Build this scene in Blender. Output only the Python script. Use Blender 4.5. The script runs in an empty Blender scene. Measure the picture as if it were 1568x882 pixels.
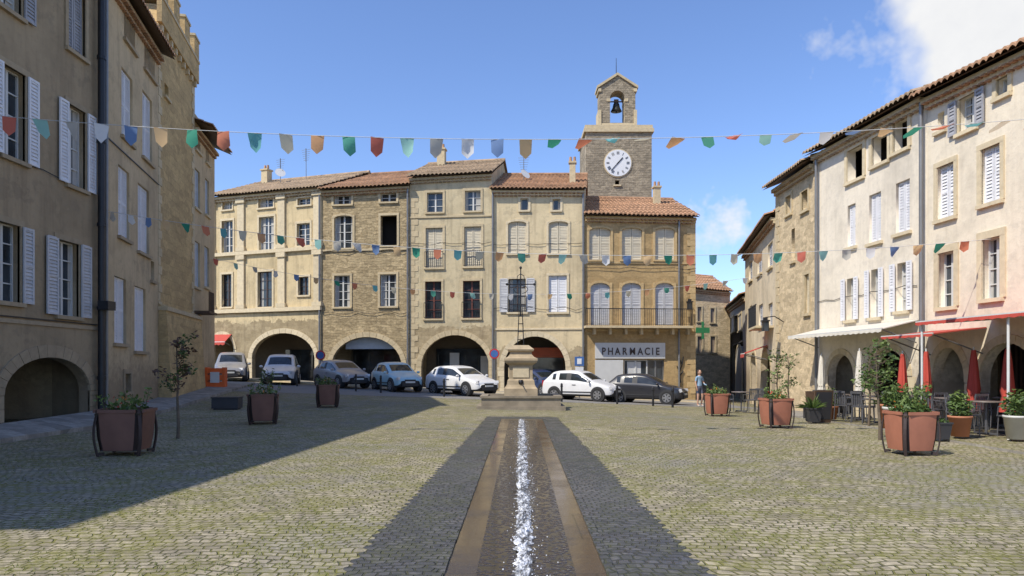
import bpy, math, random
from mathutils import Vector, Matrix
from mathutils import noise as mn
random.seed(7)
sc=bpy.context.scene
F=1100.0; CX=784.0; HZ=560.0; EYE=1.6
R=random.random
def ru(a,b): return a+(b-a)*random.random()
# ---------------------------------------------------------------- terrain
def S(y): return max(0.0,min(1.0,(y-18)/20.0))
def gz(x,y): return -0.045*max(-20,min(20,x))*S(y)
def wx(px,Y): return (px-CX)/F*Y
# ---------------------------------------------------------------- materials
M={}
def newmat(name):
    m=bpy.data.materials.new(name); m.use_nodes=True
    nt=m.node_tree; b=nt.nodes['Principled BSDF']; return m,nt,b
def N(nt,t,**k):
    n=nt.nodes.new(t)
    for a,v in k.items():
        if a in n.inputs: n.inputs[a].default_value=v
        else: setattr(n,a,v)
    return n
def ramp(nt,fac,stops):
    r=nt.nodes.new('ShaderNodeValToRGB'); e=r.color_ramp.elements
    while len(e)<len(stops): e.new(0.5)
    for i,(p,c) in enumerate(stops):
        e[i].position=p; e[i].color=(c[0],c[1],c[2],1) if hasattr(c,'__len__') else (c,c,c,1)
    nt.links.new(fac,r.inputs[0]); return r.outputs[0]
def mix(nt,fac,a,b,mode='MIX'):
    n=nt.nodes.new('ShaderNodeMix'); n.data_type='RGBA'; n.blend_type=mode
    def s(i,v):
        if hasattr(v,'is_linked'): nt.links.new(v,n.inputs[i])
        elif hasattr(v,'__len__'): n.inputs[i].default_value=(v[0],v[1],v[2],1)
        else: n.inputs[i].default_value=v
    s(0,fac); s(6,a); s(7,b); return n.outputs[2]
def coords(nt,scale=(1,1,1)):
    tc=nt.nodes.new('ShaderNodeTexCoord'); mp=nt.nodes.new('ShaderNodeMapping')
    mp.inputs['Scale'].default_value=scale; nt.links.new(tc.outputs['Object'],mp.inputs[0]); return mp.outputs[0]
def noise(nt,vec,scale,detail=4,rough=.55):
    n=N(nt,'ShaderNodeTexNoise'); n.inputs['Scale'].default_value=scale; n.inputs['Detail'].default_value=min(detail,4)
    n.inputs['Roughness'].default_value=rough; nt.links.new(vec,n.inputs['Vector']); return n.outputs[0]
def bump(nt,b,h,strength=.3,dist=.02):
    n=N(nt,'ShaderNodeBump'); n.inputs['Strength'].default_value=strength; n.inputs['Distance'].default_value=dist
    nt.links.new(h,n.inputs['Height']); nt.links.new(n.outputs[0],b.inputs['Normal'])
def sc3(c,f): return tuple(max(0,min(1,v*f)) for v in c)
def simple(name,c,rough=.6,metal=0,var=.12,scale=4,bmp=0):
    m,nt,b=newmat(name); v=coords(nt); n=noise(nt,v,scale,3)
    g=nt.nodes.new('ShaderNodeNewGeometry')
    col=ramp(nt,n,[(.3,sc3(c,1-var)),(.7,sc3(c,1+var))])
    col=mix(nt,.25,col,ramp(nt,g.outputs['Random Per Island'],[(0,sc3(c,1-2*var)),(1,sc3(c,1+2*var))]))
    nt.links.new(col,b.inputs['Base Color']); b.inputs['Roughness'].default_value=rough; b.inputs['Metallic'].default_value=metal
    if bmp: bump(nt,b,n,bmp,.02)
    return m
def warp(nt,v,s1,a1,s2,a2):
    nn=N(nt,'ShaderNodeTexNoise'); nn.inputs['Scale'].default_value=s1; nn.inputs['Detail'].default_value=2; nt.links.new(v,nn.inputs['Vector'])
    va=nt.nodes.new('ShaderNodeVectorMath'); va.operation='MULTIPLY_ADD'
    nt.links.new(nn.outputs['Color'],va.inputs[0]); va.inputs[1].default_value=(a1,a1,0); nt.links.new(v,va.inputs[2])
    n2=N(nt,'ShaderNodeTexNoise'); n2.inputs['Scale'].default_value=s2; n2.inputs['Detail'].default_value=1; nt.links.new(v,n2.inputs['Vector'])
    vb=nt.nodes.new('ShaderNodeVectorMath'); vb.operation='MULTIPLY_ADD'
    nt.links.new(n2.outputs['Color'],vb.inputs[0]); vb.inputs[1].default_value=(a2,a2,0); nt.links.new(va.outputs[0],vb.inputs[2])
    return vb.outputs[0]
def brick(nt,vec,c1,c2,mort,w,h,ms=.012,smooth=.4):
    br=N(nt,'ShaderNodeTexBrick'); nt.links.new(vec,br.inputs['Vector'])
    br.inputs['Scale'].default_value=1; br.inputs['Brick Width'].default_value=w; br.inputs['Row Height'].default_value=h
    br.inputs['Mortar Size'].default_value=ms; br.inputs['Mortar Smooth'].default_value=smooth
    br.inputs['Color1'].default_value=(*c1,1); br.inputs['Color2'].default_value=(*c2,1); br.inputs['Mortar'].default_value=(*mort,1)
    return br
def plaster(name,c,dirt=.35,dc=(.16,.12,.08),lower=None,patch=.5):
    m,nt,b=newmat(name); v=coords(nt)
    n1=noise(nt,v,.45,4,.65); n2=noise(nt,v,5,4,.7); st=noise(nt,coords(nt,(2.2,.18,2.2)),1.3,4,.6); n3=noise(nt,v,1.1,4,.7)
    col=ramp(nt,n1,[(.3,sc3(c,.76)),(.5,c),(.72,sc3(c,1.1))])
    col=mix(nt,ramp(nt,n3,[(.56,0),(.60,patch)]),col,sc3((c[0]*.9,c[1]*.92,c[2]*.98),.78))
    col=mix(nt,ramp(nt,n3,[(.36,patch*.8),(.40,0)]),col,sc3(c,1.13))
    col=mix(nt,ramp(nt,n2,[(.5,0),(.75,.4)]),col,sc3(c,.65))
    col=mix(nt,ramp(nt,st,[(.5,0),(.75,dirt)]),col,dc)
    sx=nt.nodes.new('ShaderNodeSeparateXYZ'); nt.links.new(v,sx.inputs[0])
    ad=nt.nodes.new('ShaderNodeMath'); ad.operation='MULTIPLY_ADD'; nt.links.new(n2,ad.inputs[0]); ad.inputs[1].default_value=-2.0; nt.links.new(sx.outputs[1],ad.inputs[2])
    col=mix(nt,ramp(nt,ad.outputs[0],[(0,.6),(.95,0)]),col,sc3(dc,1.2))
    hh=n2
    if lower:
        zz,l1,l2=lower; br=brick(nt,warp(nt,v,1.8,.25,7,.06),l1,l2,sc3(l1,.9),.44,.22)
        lt=nt.nodes.new('ShaderNodeMath'); lt.operation='MULTIPLY_ADD'; nt.links.new(n3,lt.inputs[0]); lt.inputs[1].default_value=1.6; nt.links.new(sx.outputs[1],lt.inputs[2])
        l2_=nt.nodes.new('ShaderNodeMath'); l2_.operation='LESS_THAN'; nt.links.new(lt.outputs[0],l2_.inputs[0]); l2_.inputs[1].default_value=zz+.8
        c2=mix(nt,ramp(nt,n2,[(.35,.0),(.7,.5)]),br.outputs[0],sc3(l2,.55)); c2=mix(nt,ramp(nt,st,[(.5,0),(.7,.5)]),c2,dc)
        col=mix(nt,l2_.outputs[0],col,c2); hh=mix(nt,l2_.outputs[0],n2,mix(nt,.4,ramp(nt,br.outputs['Fac'],[(0,1),(1,0)]),n2))
    nt.links.new(col,b.inputs['Base Color']); b.inputs['Roughness'].default_value=.92; b.inputs['Specular IOR Level'].default_value=.2
    bump(nt,b,hh,.55 if lower else .4,.03); return m
def stonewall(name,c1,c2,mortar,w=.5,h=.24,dist=.06,bs=.7,stain=.3,speck=.5):
    m,nt,b=newmat(name); v=coords(nt)
    br=brick(nt,warp(nt,v,1.8,dist*4,6,dist*.9),c1,c2,mortar,w,h)
    n1=noise(nt,v,.5,4,.65); n2=noise(nt,v,7,4,.7)
    vo=N(nt,'ShaderNodeTexVoronoi'); vo.inputs['Scale'].default_value=1.0; vo.inputs['Randomness'].default_value=.9
    mp=nt.nodes.new('ShaderNodeMapping'); mp.inputs['Scale'].default_value=(1/w,1/h,1); nt.links.new(v,mp.inputs[0]); nt.links.new(mp.outputs[0],vo.inputs['Vector'])
    sp=nt.nodes.new('ShaderNodeSeparateColor'); nt.links.new(vo.outputs['Color'],sp.inputs[0])
    col=mix(nt,speck,br.outputs[0],ramp(nt,sp.outputs[0],[(0,sc3(c2,.62)),(.35,c2),(.65,c1),(1,sc3(c1,1.3))]))
    col=mix(nt,ramp(nt,n2,[(.4,.0),(.72,.5)]),col,sc3(c2,.5))
    col=mix(nt,ramp(nt,n1,[(.4,0),(.7,stain)]),col,(c2[0]*.5,c2[1]*.5,c2[2]*.52))
    nt.links.new(col,b.inputs['Base Color']); b.inputs['Roughness'].default_value=.95; b.inputs['Specular IOR Level'].default_value=.15
    hh=mix(nt,.45,ramp(nt,br.outputs['Fac'],[(0,1),(1,0)]),n2); bump(nt,b,hh,bs,.07); return m
M['sh_white']=simple('shutter_white',(.72,.72,.74),.6,var=.07)
M['sh_grey']=simple('shutter_grey',(.50,.50,.51),.6,var=.1)
M['sh_greyd']=simple('shutter_weathered',(.33,.33,.35),.7,var=.15)
M['sh_beige']=simple('shutter_beige',(.62,.55,.41),.7,var=.08)
M['sh_blue']=simple('shutter_blue',(.50,.54,.58),.6,var=.1)
M['sh_brown']=simple('shutter_brown',(.34,.28,.22),.6,var=.1)
M['frame_white']=simple('frame_white',(.6,.6,.58),.5,var=.05)
M['frame_dark']=simple('frame_dark',(.06,.04,.035),.5)
M['frame_red']=simple('frame_red',(.16,.05,.035),.5)
M['iron']=simple('iron',(.025,.026,.03),.45,.3)
M['zinc']=simple('zinc',(.22,.22,.22),.45,.4)
M['trim']=simple('stone_trim',(.53,.43,.27),.9,var=.16,scale=6,bmp=.3)
M['trim_pale']=simple('stone_trim_pale',(.62,.52,.35),.9,var=.14,scale=6,bmp=.3)
M['trim_shade']=simple('stone_trim_shade',(.36,.28,.18),.9,var=.14,scale=6,bmp=.3)  # trim copy darkened in colour for the shaded left fronts
M['trim_ochre']=simple('stone_trim_ochre',(.50,.36,.18),.9,var=.16,scale=6,bmp=.3)
M['tile']=simple('roof_tile',(.36,.205,.115),.9,var=.38,scale=2.5,bmp=.3)
M['tile2']=simple('roof_tile_pale',(.36,.26,.165),.9,var=.38,scale=2.5,bmp=.3)
M['dark']=simple('interior_dark',(.02,.017,.015),.9)  # near-black backing, paints the darkness of unlit rooms behind openings
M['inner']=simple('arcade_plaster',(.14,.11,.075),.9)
M['wood']=simple('wood',(.10,.06,.035),.7,var=.2)
def glassmat(name,c=(.02,.025,.03),r=.06):
    m,nt,b=newmat(name); v=coords(nt); n=noise(nt,v,1.3,2)
    nt.links.new(ramp(nt,n,[(.35,c),(.65,sc3(c,2.6))]),b.inputs['Base Color']); b.inputs['Roughness'].default_value=r
    b.inputs['Specular IOR Level'].default_value=.6; bump(nt,b,n,.05,.05); return m
M['glass']=glassmat('window_glass'); M['cglass']=glassmat('car_glass',(.015,.018,.02),.05)
# ---------------------------------------------------------------- mesh builder
COL=sc.collection
class MB:
    def __init__(s): s.v=[];s.f=[];s.m=[];s.mats=[];s.tf=None;s.sm=[]
    def mi(s,m):
        if isinstance(m,str): m=M[m]
        if m not in s.mats: s.mats.append(m)
        return s.mats.index(m)
    def add(s,vs,fs,m,smooth=False):
        o=len(s.v)
        if s.tf: vs=[s.tf(*p) for p in vs]
        s.v+= [tuple(p) for p in vs]; i=s.mi(m)
        for f in fs: s.f.append(tuple(o+k for k in f)); s.m.append(i); s.sm.append(smooth)
    def box(s,x0,x1,y0,y1,z0,z1,m,Mx=None):
        if x0>x1:x0,x1=x1,x0
        if y0>y1:y0,y1=y1,y0
        if z0>z1:z0,z1=z1,z0
        v=[(x0,y0,z0),(x1,y0,z0),(x1,y1,z0),(x0,y1,z0),(x0,y0,z1),(x1,y0,z1),(x1,y1,z1),(x0,y1,z1)]
        if Mx: v=[Mx@Vector(p) for p in v]
        s.add(v,[(0,3,2,1),(4,5,6,7),(0,1,5,4),(1,2,6,5),(2,3,7,6),(3,0,4,7)],m)
    def cyl(s,a,b,r0,r1,m,n=10,cap=True,smooth=True):
        a=Vector(a);b=Vector(b);d=(b-a).normalized()
        t=Vector((0,0,1)) if abs(d.z)<.9 else Vector((1,0,0))
        x=d.cross(t).normalized();y=d.cross(x)
        v=[];
        for i in range(n):
            c=math.cos(2*math.pi*i/n);q=math.sin(2*math.pi*i/n); v.append(a+(x*c+y*q)*r0)
        for i in range(n):
            c=math.cos(2*math.pi*i/n);q=math.sin(2*math.pi*i/n); v.append(b+(x*c+y*q)*r1)
        s.add(v,[(i,(i+1)%n,n+(i+1)%n,n+i) for i in range(n)],m,smooth)
        if cap: s.add([v[i] for i in range(n)],[tuple(range(n))[::-1]],m); s.add([v[n+i] for i in range(n)],[tuple(range(n))],m)
    def path(s,pts,r,m,n=6):
        for a,b in zip(pts[:-1],pts[1:]): s.cyl(a,b,r,r,m,n)
    def lathe(s,c,prof,m,n=16,sq=False):
        v=[];k=len(prof)
        for r,z in prof:
            for i in range(n):
                a=2*math.pi*(i+(.5 if sq else 0))/n; v.append((c[0]+r*math.cos(a),c[1]+r*math.sin(a),c[2]+z))
        f=[(j*n+i,j*n+(i+1)%n,(j+1)*n+(i+1)%n,(j+1)*n+i) for j in range(k-1) for i in range(n)]
        f.append(tuple(range(n))[::-1]); f.append(tuple((k-1)*n+i for i in range(n)))
        s.add(v,f,m,not sq)
    def ell(s,c,r,m,nu=12,nv=8):
        v=[];
        for j in range(nv+1):
            t=math.pi*j/nv
            for i in range(nu):
                a=2*math.pi*i/nu; v.append((c[0]+r[0]*math.sin(t)*math.cos(a),c[1]+r[1]*math.sin(t)*math.sin(a),c[2]+r[2]*math.cos(t)))
        s.add(v,[(j*nu+i,(j+1)*nu+i,(j+1)*nu+(i+1)%nu,j*nu+(i+1)%nu) for j in range(nv) for i in range(nu)],m,True)
    def leaves(s,c,r,n,size,m,hollow=.3):
        for _ in range(n):
            while True:
                p=Vector((ru(-1,1),ru(-1,1),ru(-1,1)))
                if hollow<p.length<1: break
            p=Vector((c[0]+p.x*r[0],c[1]+p.y*r[1],c[2]+p.z*r[2]))
            a=Vector((ru(-1,1),ru(-1,1),ru(-.6,.6))).normalized(); b=a.cross(Vector((ru(-1,1),ru(-1,1),ru(-1,1)))).normalized()
            q=size*ru(.6,1.3)
            s.add([p-a*q,p+b*q*.45,p+a*q,p-b*q*.45],[(0,1,2,3)],m)
    def obj(s,name,parent=None,mat=None):
        me=bpy.data.meshes.new(name); me.from_pydata(s.v,[],s.f)
        for m in s.mats: me.materials.append(m)
        me.polygons.foreach_set('material_index',s.m); me.polygons.foreach_set('use_smooth',s.sm); me.update()
        o=bpy.data.objects.new(name,me); COL.objects.link(o)
        if mat is not None: o.matrix_world=mat
        if parent: o.parent=parent
        return o
def empty(name,mat=None):
    e=bpy.data.objects.new(name,None); COL.objects.link(e); e.empty_display_size=.3
    if mat is not None: e.matrix_world=mat
    return e
def place(x,y,rz=0,z=None): return Matrix.Translation((x,y,gz(x,y) if z is None else z))@Matrix.Rotation(rz,4,'Z')
# ---------------------------------------------------------------- buildings
class Bld:
    def __init__(s,name,p0,p1,h0,h1,depth,wall,trim='trim',tile='tile',side=None):
        s.name=name;s.p0=Vector(p0);s.p1=Vector(p1);s.h0=h0;s.h1=h1;s.depth=depth;s.wall=wall;s.trim=trim;s.tile=tile
        s.side=side or wall
        d=(s.p1-s.p0);s.w=d.length;d.normalize();s.d=d
        mx=Matrix(((d.x,0,d.y,s.p0.x),(d.y,0,-d.x,s.p0.y),(0,1,0,0),(0,0,0,1)))
        s.e=empty(name,mx); s.holes=[]; s.tr=MB(); s.win=MB(); s.sh=MB(); s.det=MB(); s.arches=[]; s.ceil=None
    def t(s,px):
        k=(px-CX)/F; dx=s.p1.x-s.p0.x; dy=s.p1.y-s.p0.y
        return (k*s.p0.y-s.p0.x)/(dx-k*dy)
    def U(s,px): return s.t(px)*s.w
    def Z(s,px,py): Y=s.p0.y+s.t(px)*(s.p1.y-s.p0.y); return EYE+(HZ-py)*Y/F
    def eave(s,u): return s.h0+(s.h1-s.h0)*u/s.w
    def shutter(s,u0,u1,z0,z1,n,m,step=.09):
        b=s.sh; fr=.06
        b.box(u0,u0+fr,z0,z1,n,n+.04,m); b.box(u1-fr,u1,z0,z1,n,n+.04,m)
        for zz in (z0,(z0+z1)/2-.03,z1-fr): b.box(u0+fr,u1-fr,zz,zz+fr,n+.001,n+.039,m)
        z=z0+fr
        while z<z1-fr:
            b.add([(u0+fr,z,n+.033),(u1-fr,z,n+.033),(u1-fr,z+step*.95,n+.008),(u0+fr,z+step*.95,n+.008)],[(0,1,2,3)],m); z+=step
        b.box(u0+fr,u1-fr,z0+.01,z1-.01,n+.0,n+.004,m)
    def glazing(s,u0,u1,z0,z1,n,fm='frame_white',cols=2,rows=4):
        b=s.win; b.box(u0,u1,z0,z1,n-.03,n-.02,'glass')
        fw=.055
        b.box(u0,u0+fw,z0,z1,n-.02,n+.03,fm);b.box(u1-fw,u1,z0,z1,n-.02,n+.03,fm)
        b.box(u0+fw,u1-fw,z0,z0+fw,n-.02,n+.028,fm);b.box(u0+fw,u1-fw,z1-fw,z1,n-.02,n+.028,fm)
        for i in range(1,cols):
            uu=u0+(u1-u0)*i/cols; q=.045 if i*2==cols else .02; b.box(uu-q,uu+q,z0+fw,z1-fw,n-.02,n+.024,fm)
        for i in range(1,rows):
            zz=z0+(z1-z0)*i/rows; b.box(u0+fw,u1-fw,zz-.015,zz+.015,n-.02,n+.016,fm)
    def window(s,px0,px1,pt,pb,style='glass',sm='sh_white',fm='frame_white',seg=0,trim=True,rows=4,cols=2,rail=False,tw=.13,curtain=True):
        pm=(px0+px1)/2; u0,u1=s.U(px0),s.U(px1); z1=s.Z(pm,pt); z0=s.Z(pm,pb)
        s.rect(u0,u1,z0,z1,style,sm,fm,seg,trim,rows,cols,rail,tw,curtain)
    def rect(s,u0,u1,z0,z1,style='glass',sm='sh_white',fm='frame_white',seg=0,trim=True,rows=4,cols=2,rail=False,tw=.13,curtain=True):
        um=(u0+u1)/2
        if seg:
            a=(u1-u0)/2; pts=[(u0,z0),(u1,z0)]
            for i in range(9):
                t=math.pi*i/8; pts.append((um+a*math.cos(t),z1-seg+seg*math.sin(t)))
        else: pts=[(u0,z0),(u1,z0),(u1,z1),(u0,z1)]
        s.holes.append(pts)
        if style in('glass','open'):
            s.glazing(u0-.02,u1+.02,z0-.02,z1+.02,-.19,fm,cols,rows)
            if curtain and R()<.6:
                c=simple_c; hw=(u1-u0)*.5
                s.win.box(u0,u0+hw*ru(.3,.8),z0,z1,-.2095,-.2090,c); s.win.box(u1-hw*ru(.3,.7),u1,z0,z1,-.2095,-.2090,c)
        if style=='closed':
            g=.012; s.shutter(u0+.01,um-g,z0+.02,z1-.01,-.12,sm); s.shutter(um+g,u1-.01,z0+.02,z1-.01,-.12,sm)
        if style=='open':
            h=(u1-u0)/2*.98; 
            s.shutter(u0-h-.04,u0-.04,z0,z1,.05,sm); s.shutter(u1+.04,u1+h+.04,z0,z1,.05,sm)
        if trim:
            tr=s.trim; q=tw
            k=.045 if style!='open' else .03
            s.tr.box(u0-q,u0,z0,z1,-.05,k,tr); s.tr.box(u1,u1+q,z0,z1,-.05,k,tr)
            if not seg: s.tr.box(u0-q,u1+q,z1,z1+q*1.1,-.05,k+.004,tr)
            else: s.ring(um,(u1-u0)/2,z1-seg,seg,q,7,k)
        s.tr.box(u0-.12,u1+.12,z0-.10,z0,-.06,.10,s.trim)
        if rail:
            z=z0+.05
            s.det.box(u0-.05,u1+.05,z+.85,z+.89,.10,.13,'iron'); s.det.box(u0-.05,u1+.05,z,z+.03,.10,.13,'iron')
            uu=u0-.05
            while uu<u1+.06: s.det.box(uu-.009,uu+.009,z,z+.86,.105,.125,'iron'); uu+=.12
    def ring(s,uc,a,zs,r,w,n,k,mat=None):
        for i in range(n):
            t0=math.pi*i/n+.004; t1=math.pi*(i+1)/n-.004; v=[]
            kk=k+ru(0,.012)
            for nn in(-.04,kk):
                for (t,e) in((t0,0),(t1,0),(t1,w),(t0,w)):
                    v.append((uc+(a+e)*math.cos(t),zs+(r+e)*math.sin(t),nn))
            s.tr.add(v,[(0,3,2,1),(4,5,6,7),(0,1,5,4),(1,2,6,5),(2,3,7,6),(3,0,4,7)],mat or s.trim)
    def arch(s,px0,px1,ptop,pspring,ringw=.3,shop='glass',piers=True):
        pm=(px0+px1)/2; u0,u1=s.U(px0),s.U(px1); zt=s.Z(pm,ptop); zs=s.Z(pm,pspring); um=(u0+u1)/2;a=(u1-u0)/2
        pts=[(u0,-1.2),(u1,-1.2)]
        for i in range(21):
            t=math.pi*i/20; pts.append((um+a*math.cos(t),zs+(zt-zs)*math.sin(t)))
        s.holes.append(pts); s.arches.append((u0,u1,zt,shop))
        s.ring(um,a,zs,zt-zs,ringw,17,.03)
        if piers:
            for q in(-1,1):
                z=-1.0
                while z<zs-.05:
                    hh=min(ru(.28,.42),zs-z); e=ru(.22,.42)
                    x0=u0-e if q<0 else u1; s.tr.box(x0,x0+e,z,z+hh-.012,-.04,.02+ru(0,.01),s.trim); z+=hh
        s.ceil=max(s.ceil or 0,zt+.35)
    def quoins(s,u,side,z0=0,z1=None,mat=None):
        z=z0; i=0; z1=z1 or s.eave(u)-.2
        while z<z1:
            e=.5 if i%2 else .3; x0=u if side>0 else u-e
            s.tr.box(x0,x0+e,z,min(z+.33,z1)-.01,-.04,.02+ru(0,.01),mat or s.trim); z+=.34;i+=1
    def course(s,z,hh=.15,p=.08,u0=None,u1=None,mat=None):
        s.tr.box(u0 if u0 is not None else 0,u1 if u1 is not None else s.w,z,z+hh,-.05,p,mat or s.trim)
    def finish(s,roof=True,over=.45,slope=.40,run=None,cornice=True,arcd=2.8):
        cu=bpy.data.curves.new(s.name+'_c','CURVE'); cu.dimensions='2D'; cu.fill_mode='BOTH'; cu.extrude=.15
        for pts in [[(0,-2),(s.w,-2),(s.w,s.h1),(0,s.h0)]]+s.holes:
            sp=cu.splines.new('POLY'); sp.points.add(len(pts)-1)
            for i,p in enumerate(pts): sp.points[i].co=(p[0],p[1],0,1)
            sp.use_cyclic_u=True
        co=bpy.data.objects.new('tmp',cu); COL.objects.link(co); bpy.context.view_layer.update()
        dg=bpy.context.evaluated_depsgraph_get(); me=bpy.data.meshes.new_from_object(co.evaluated_get(dg))
        bpy.data.objects.remove(co); me.materials.clear(); me.materials.append(M[s.wall])
        for v in me.vertices: v.co.z-=.15
        o=bpy.data.objects.new('front_wall',me); COL.objects.link(o); o.parent=s.e
        b=MB(); hm=min(s.h0,s.h1); D=s.depth
        for u0,u1,hh in((0.0,.25,s.h0),(s.w-.25,s.w,s.h1)):
            b.box(u0,u1,-2,hh-.003,-D,-.301,s.side)
        b.box(.25,s.w-.25,-2,hm,-D,-D+.25,s.side)
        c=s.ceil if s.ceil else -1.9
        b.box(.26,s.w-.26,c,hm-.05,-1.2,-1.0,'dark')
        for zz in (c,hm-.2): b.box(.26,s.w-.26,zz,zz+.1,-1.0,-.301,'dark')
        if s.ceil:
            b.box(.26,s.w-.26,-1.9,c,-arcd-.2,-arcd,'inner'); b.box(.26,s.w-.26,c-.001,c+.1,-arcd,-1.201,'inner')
            for (u0,u1,zt,shop) in s.arches:
                if shop:
                    z0=gz(s.p0.x,s.p0.y)-.3; n=-arcd+.02
                    b.box(u0+.3,u1-.3,z0,2.3,n,n+.03,'glass')
                    k=4
                    for i in range(k+1):
                        uu=u0+.3+(u1-u0-.6)*i/k; b.box(uu-.05,uu+.05,z0,2.34,n+.03,n+.1,shop)
                    b.box(u0+.25,u1-.25,2.3,2.65,n,n+.12,shop); b.box(u0+.25,u1-.25,z0,z0+.75,n+.03,n+.09,shop)
        b.obj('side_walls',s.e)
        if cornice:
            for i,(z,p) in enumerate(((-.30,.10),(-.16,.22))):
                s.tr.tf=lambda x,y,z_: (x,y+s.eave(x),z_)
                s.tr.box(0,s.w,z,z+.13,-.05,p,s.trim)
                u=.1
                while u<s.w-.1: s.tr.box(u,u+.14,z-.05,z,-.02,p+.03,s.tile); u+=.24
                s.tr.tf=None
        if roof:
            run=run or D/2; r=MB(); pitch=.24; nu=max(4,int((s.w+.3)/pitch)); st=6
            us=[-.12+ (s.w+.24)*i/(nu*st) for i in range(nu*st+1)]
            rows=[over]; nn=over
            while nn>-run: nn=max(-run,nn-.42); rows.append(nn)
            v=[];f=[]
            base=s.eave
            for j,n0 in enumerate(rows[:-1]):
                n1=rows[j+1]; o0=len(v); wob=ru(-.012,.012)
                for (nn,lift) in((n0,.055),(n1,.0)):
                    for i,u in enumerate(us):
                        ph=abs(math.sin(math.pi*(i/st))); z=base(max(0,min(s.w,u)))+.03+(over-nn)*slope+ph*.085+lift+wob+.012*math.sin(int(i/st)*12.9+j*3.1)-.03*math.sin(math.pi*u/s.w)*(1 if j>3 else .3)
                        v.append((u,z,nn))
                L=len(us)
                f+=[(o0+i,o0+i+1,o0+L+i+1,o0+L+i) for i in range(L-1)]
                o1=len(v)
                for i,u in enumerate(us): v.append((v[o0+i][0],v[o0+i][1]-.07,n0))
                f+=[(o1+i,o1+i+1,o0+i+1,o0+i) for i in range(L-1)]
            r.add(v,f,s.tile)
            def e(u): return base(max(0,min(s.w,u)))
            ua,ub=-.12,s.w+.12; zr=(over+run)*slope
            r.add([(ua,e(ua)-.02,over-.02),(ub,e(ub)-.02,over-.02),(ub,e(ub)+zr-.06,-run),(ua,e(ua)+zr-.06,-run)],[(0,3,2,1)],'wood')
            r.add([(ua,e(ua)+zr+.1,-run),(ub,e(ub)+zr+.1,-run),(ub,e(ub),-2*run-.4),(ua,e(ua),-2*run-.4)],[(0,1,2,3)],s.tile)
            for u in(.01,s.w-.01):
                r.add([(u,e(u)-.01,-.0),(u,e(u)+zr-.08,-run),(u,e(u)-.01,-D)],[(0,1,2)],s.side)
            uu=ua
            while uu<ub-.1:
                q=min(.42,ub-uu); r.cyl((uu,e(uu)+zr+.06,-run),(uu+q,e(uu+q)+zr+.08,-run),.12,.10,s.tile,8); uu+=.4
            r.obj('tiled_roof',s.e)
        for nm,mb in(('stone_trim',s.tr),('windows',s.win),('shutters',s.sh),('ironwork',s.det)):
            if mb.v: mb.obj(nm,s.e)
    def chimney(s,u,n,z0,z1,w=.5,m='trim'):
        b=MB(); b.box(u-w/2,u+w/2,z0,z1,n-w/2,n+w/2,m); b.box(u-w/2-.06,u+w/2+.06,z1,z1+.1,n-w/2-.06,n+w/2+.06,m)
        for q in(-.12,.12): b.cyl((u+q,z1+.1,n),(u+q,z1+.4,n),.09,.07,'tile',8)
        b.obj('chimney',s.e)
    def antenna(s,u,n,z0,h,dish=False):
        b=MB(); b.cyl((u,z0,n),(u,z0+h,n),.025,.02,'zinc',6)
        for i in range(6): b.box(u-.35+.03*i,u+.35-.03*i,z0+h-.1-.14*i,z0+h-.085-.14*i,n-.01,n+.01,'zinc')
        b.box(u-.01,u+.01,z0+h-.9,z0+h,n+.03,n+.05,'zinc')
        if dish: b.cyl((u+.05,z0+h*.35,n+.1),(u+.12,z0+h*.38,n+.16),.05,.34,'frame_white',18)
        b.obj('antenna',s.e)
simple_c=simple('curtain',(.42,.41,.38),.9)
M['pA']=plaster('plaster_cream_stained',(.62,.50,.30),.5,lower=(4.35,(.46,.37,.23),(.33,.26,.155)))
M['sB']=stonewall('rubble_B',(.56,.44,.26),(.42,.325,.19),(.52,.41,.25),.30,.17,.09,1.0,.4,.55)
M['pC']=plaster('plaster_grey_cream',(.58,.485,.31),.42,lower=(3.9,(.50,.40,.25),(.38,.30,.18)))
M['pD']=plaster('plaster_beige',(.64,.525,.33),.36,lower=(2.6,(.50,.40,.25),(.40,.32,.2)))
M['sE']=stonewall('ashlar_ochre',(.52,.365,.18),(.43,.30,.145),(.44,.32,.17),.7,.32,.02,.35,.25,.35)
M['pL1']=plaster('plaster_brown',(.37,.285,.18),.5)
M['pL2']=plaster('plaster_ochre_left',(.54,.42,.26),.38)
M['sL3']=stonewall('ashlar_left',(.62,.445,.22),(.5,.36,.18),(.48,.36,.19),.6,.3,.03,.6,.25,.35)
M['pR']=plaster('plaster_pale',(.78,.70,.57),.16,patch=.25)
M['pR2']=plaster('plaster_pale_warm',(.78,.69,.54),.18,patch=.25)
M['sR3']=stonewall('rubble_R3',(.70,.56,.36),(.58,.46,.29),(.64,.52,.35),.34,.18,.06,.6,.15)
M['pR4']=plaster('plaster_R4',(.68,.57,.40),.35)
M['sT']=stonewall('tower_stone',(.42,.35,.25),(.31,.26,.19),(.37,.315,.23),.30,.17,.05,.9,.4,.55)
M['pG']=plaster('plaster_grey',(.42,.38,.33),.4)

def px_pt(px,Y): return (wx(px,Y),Y)
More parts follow.
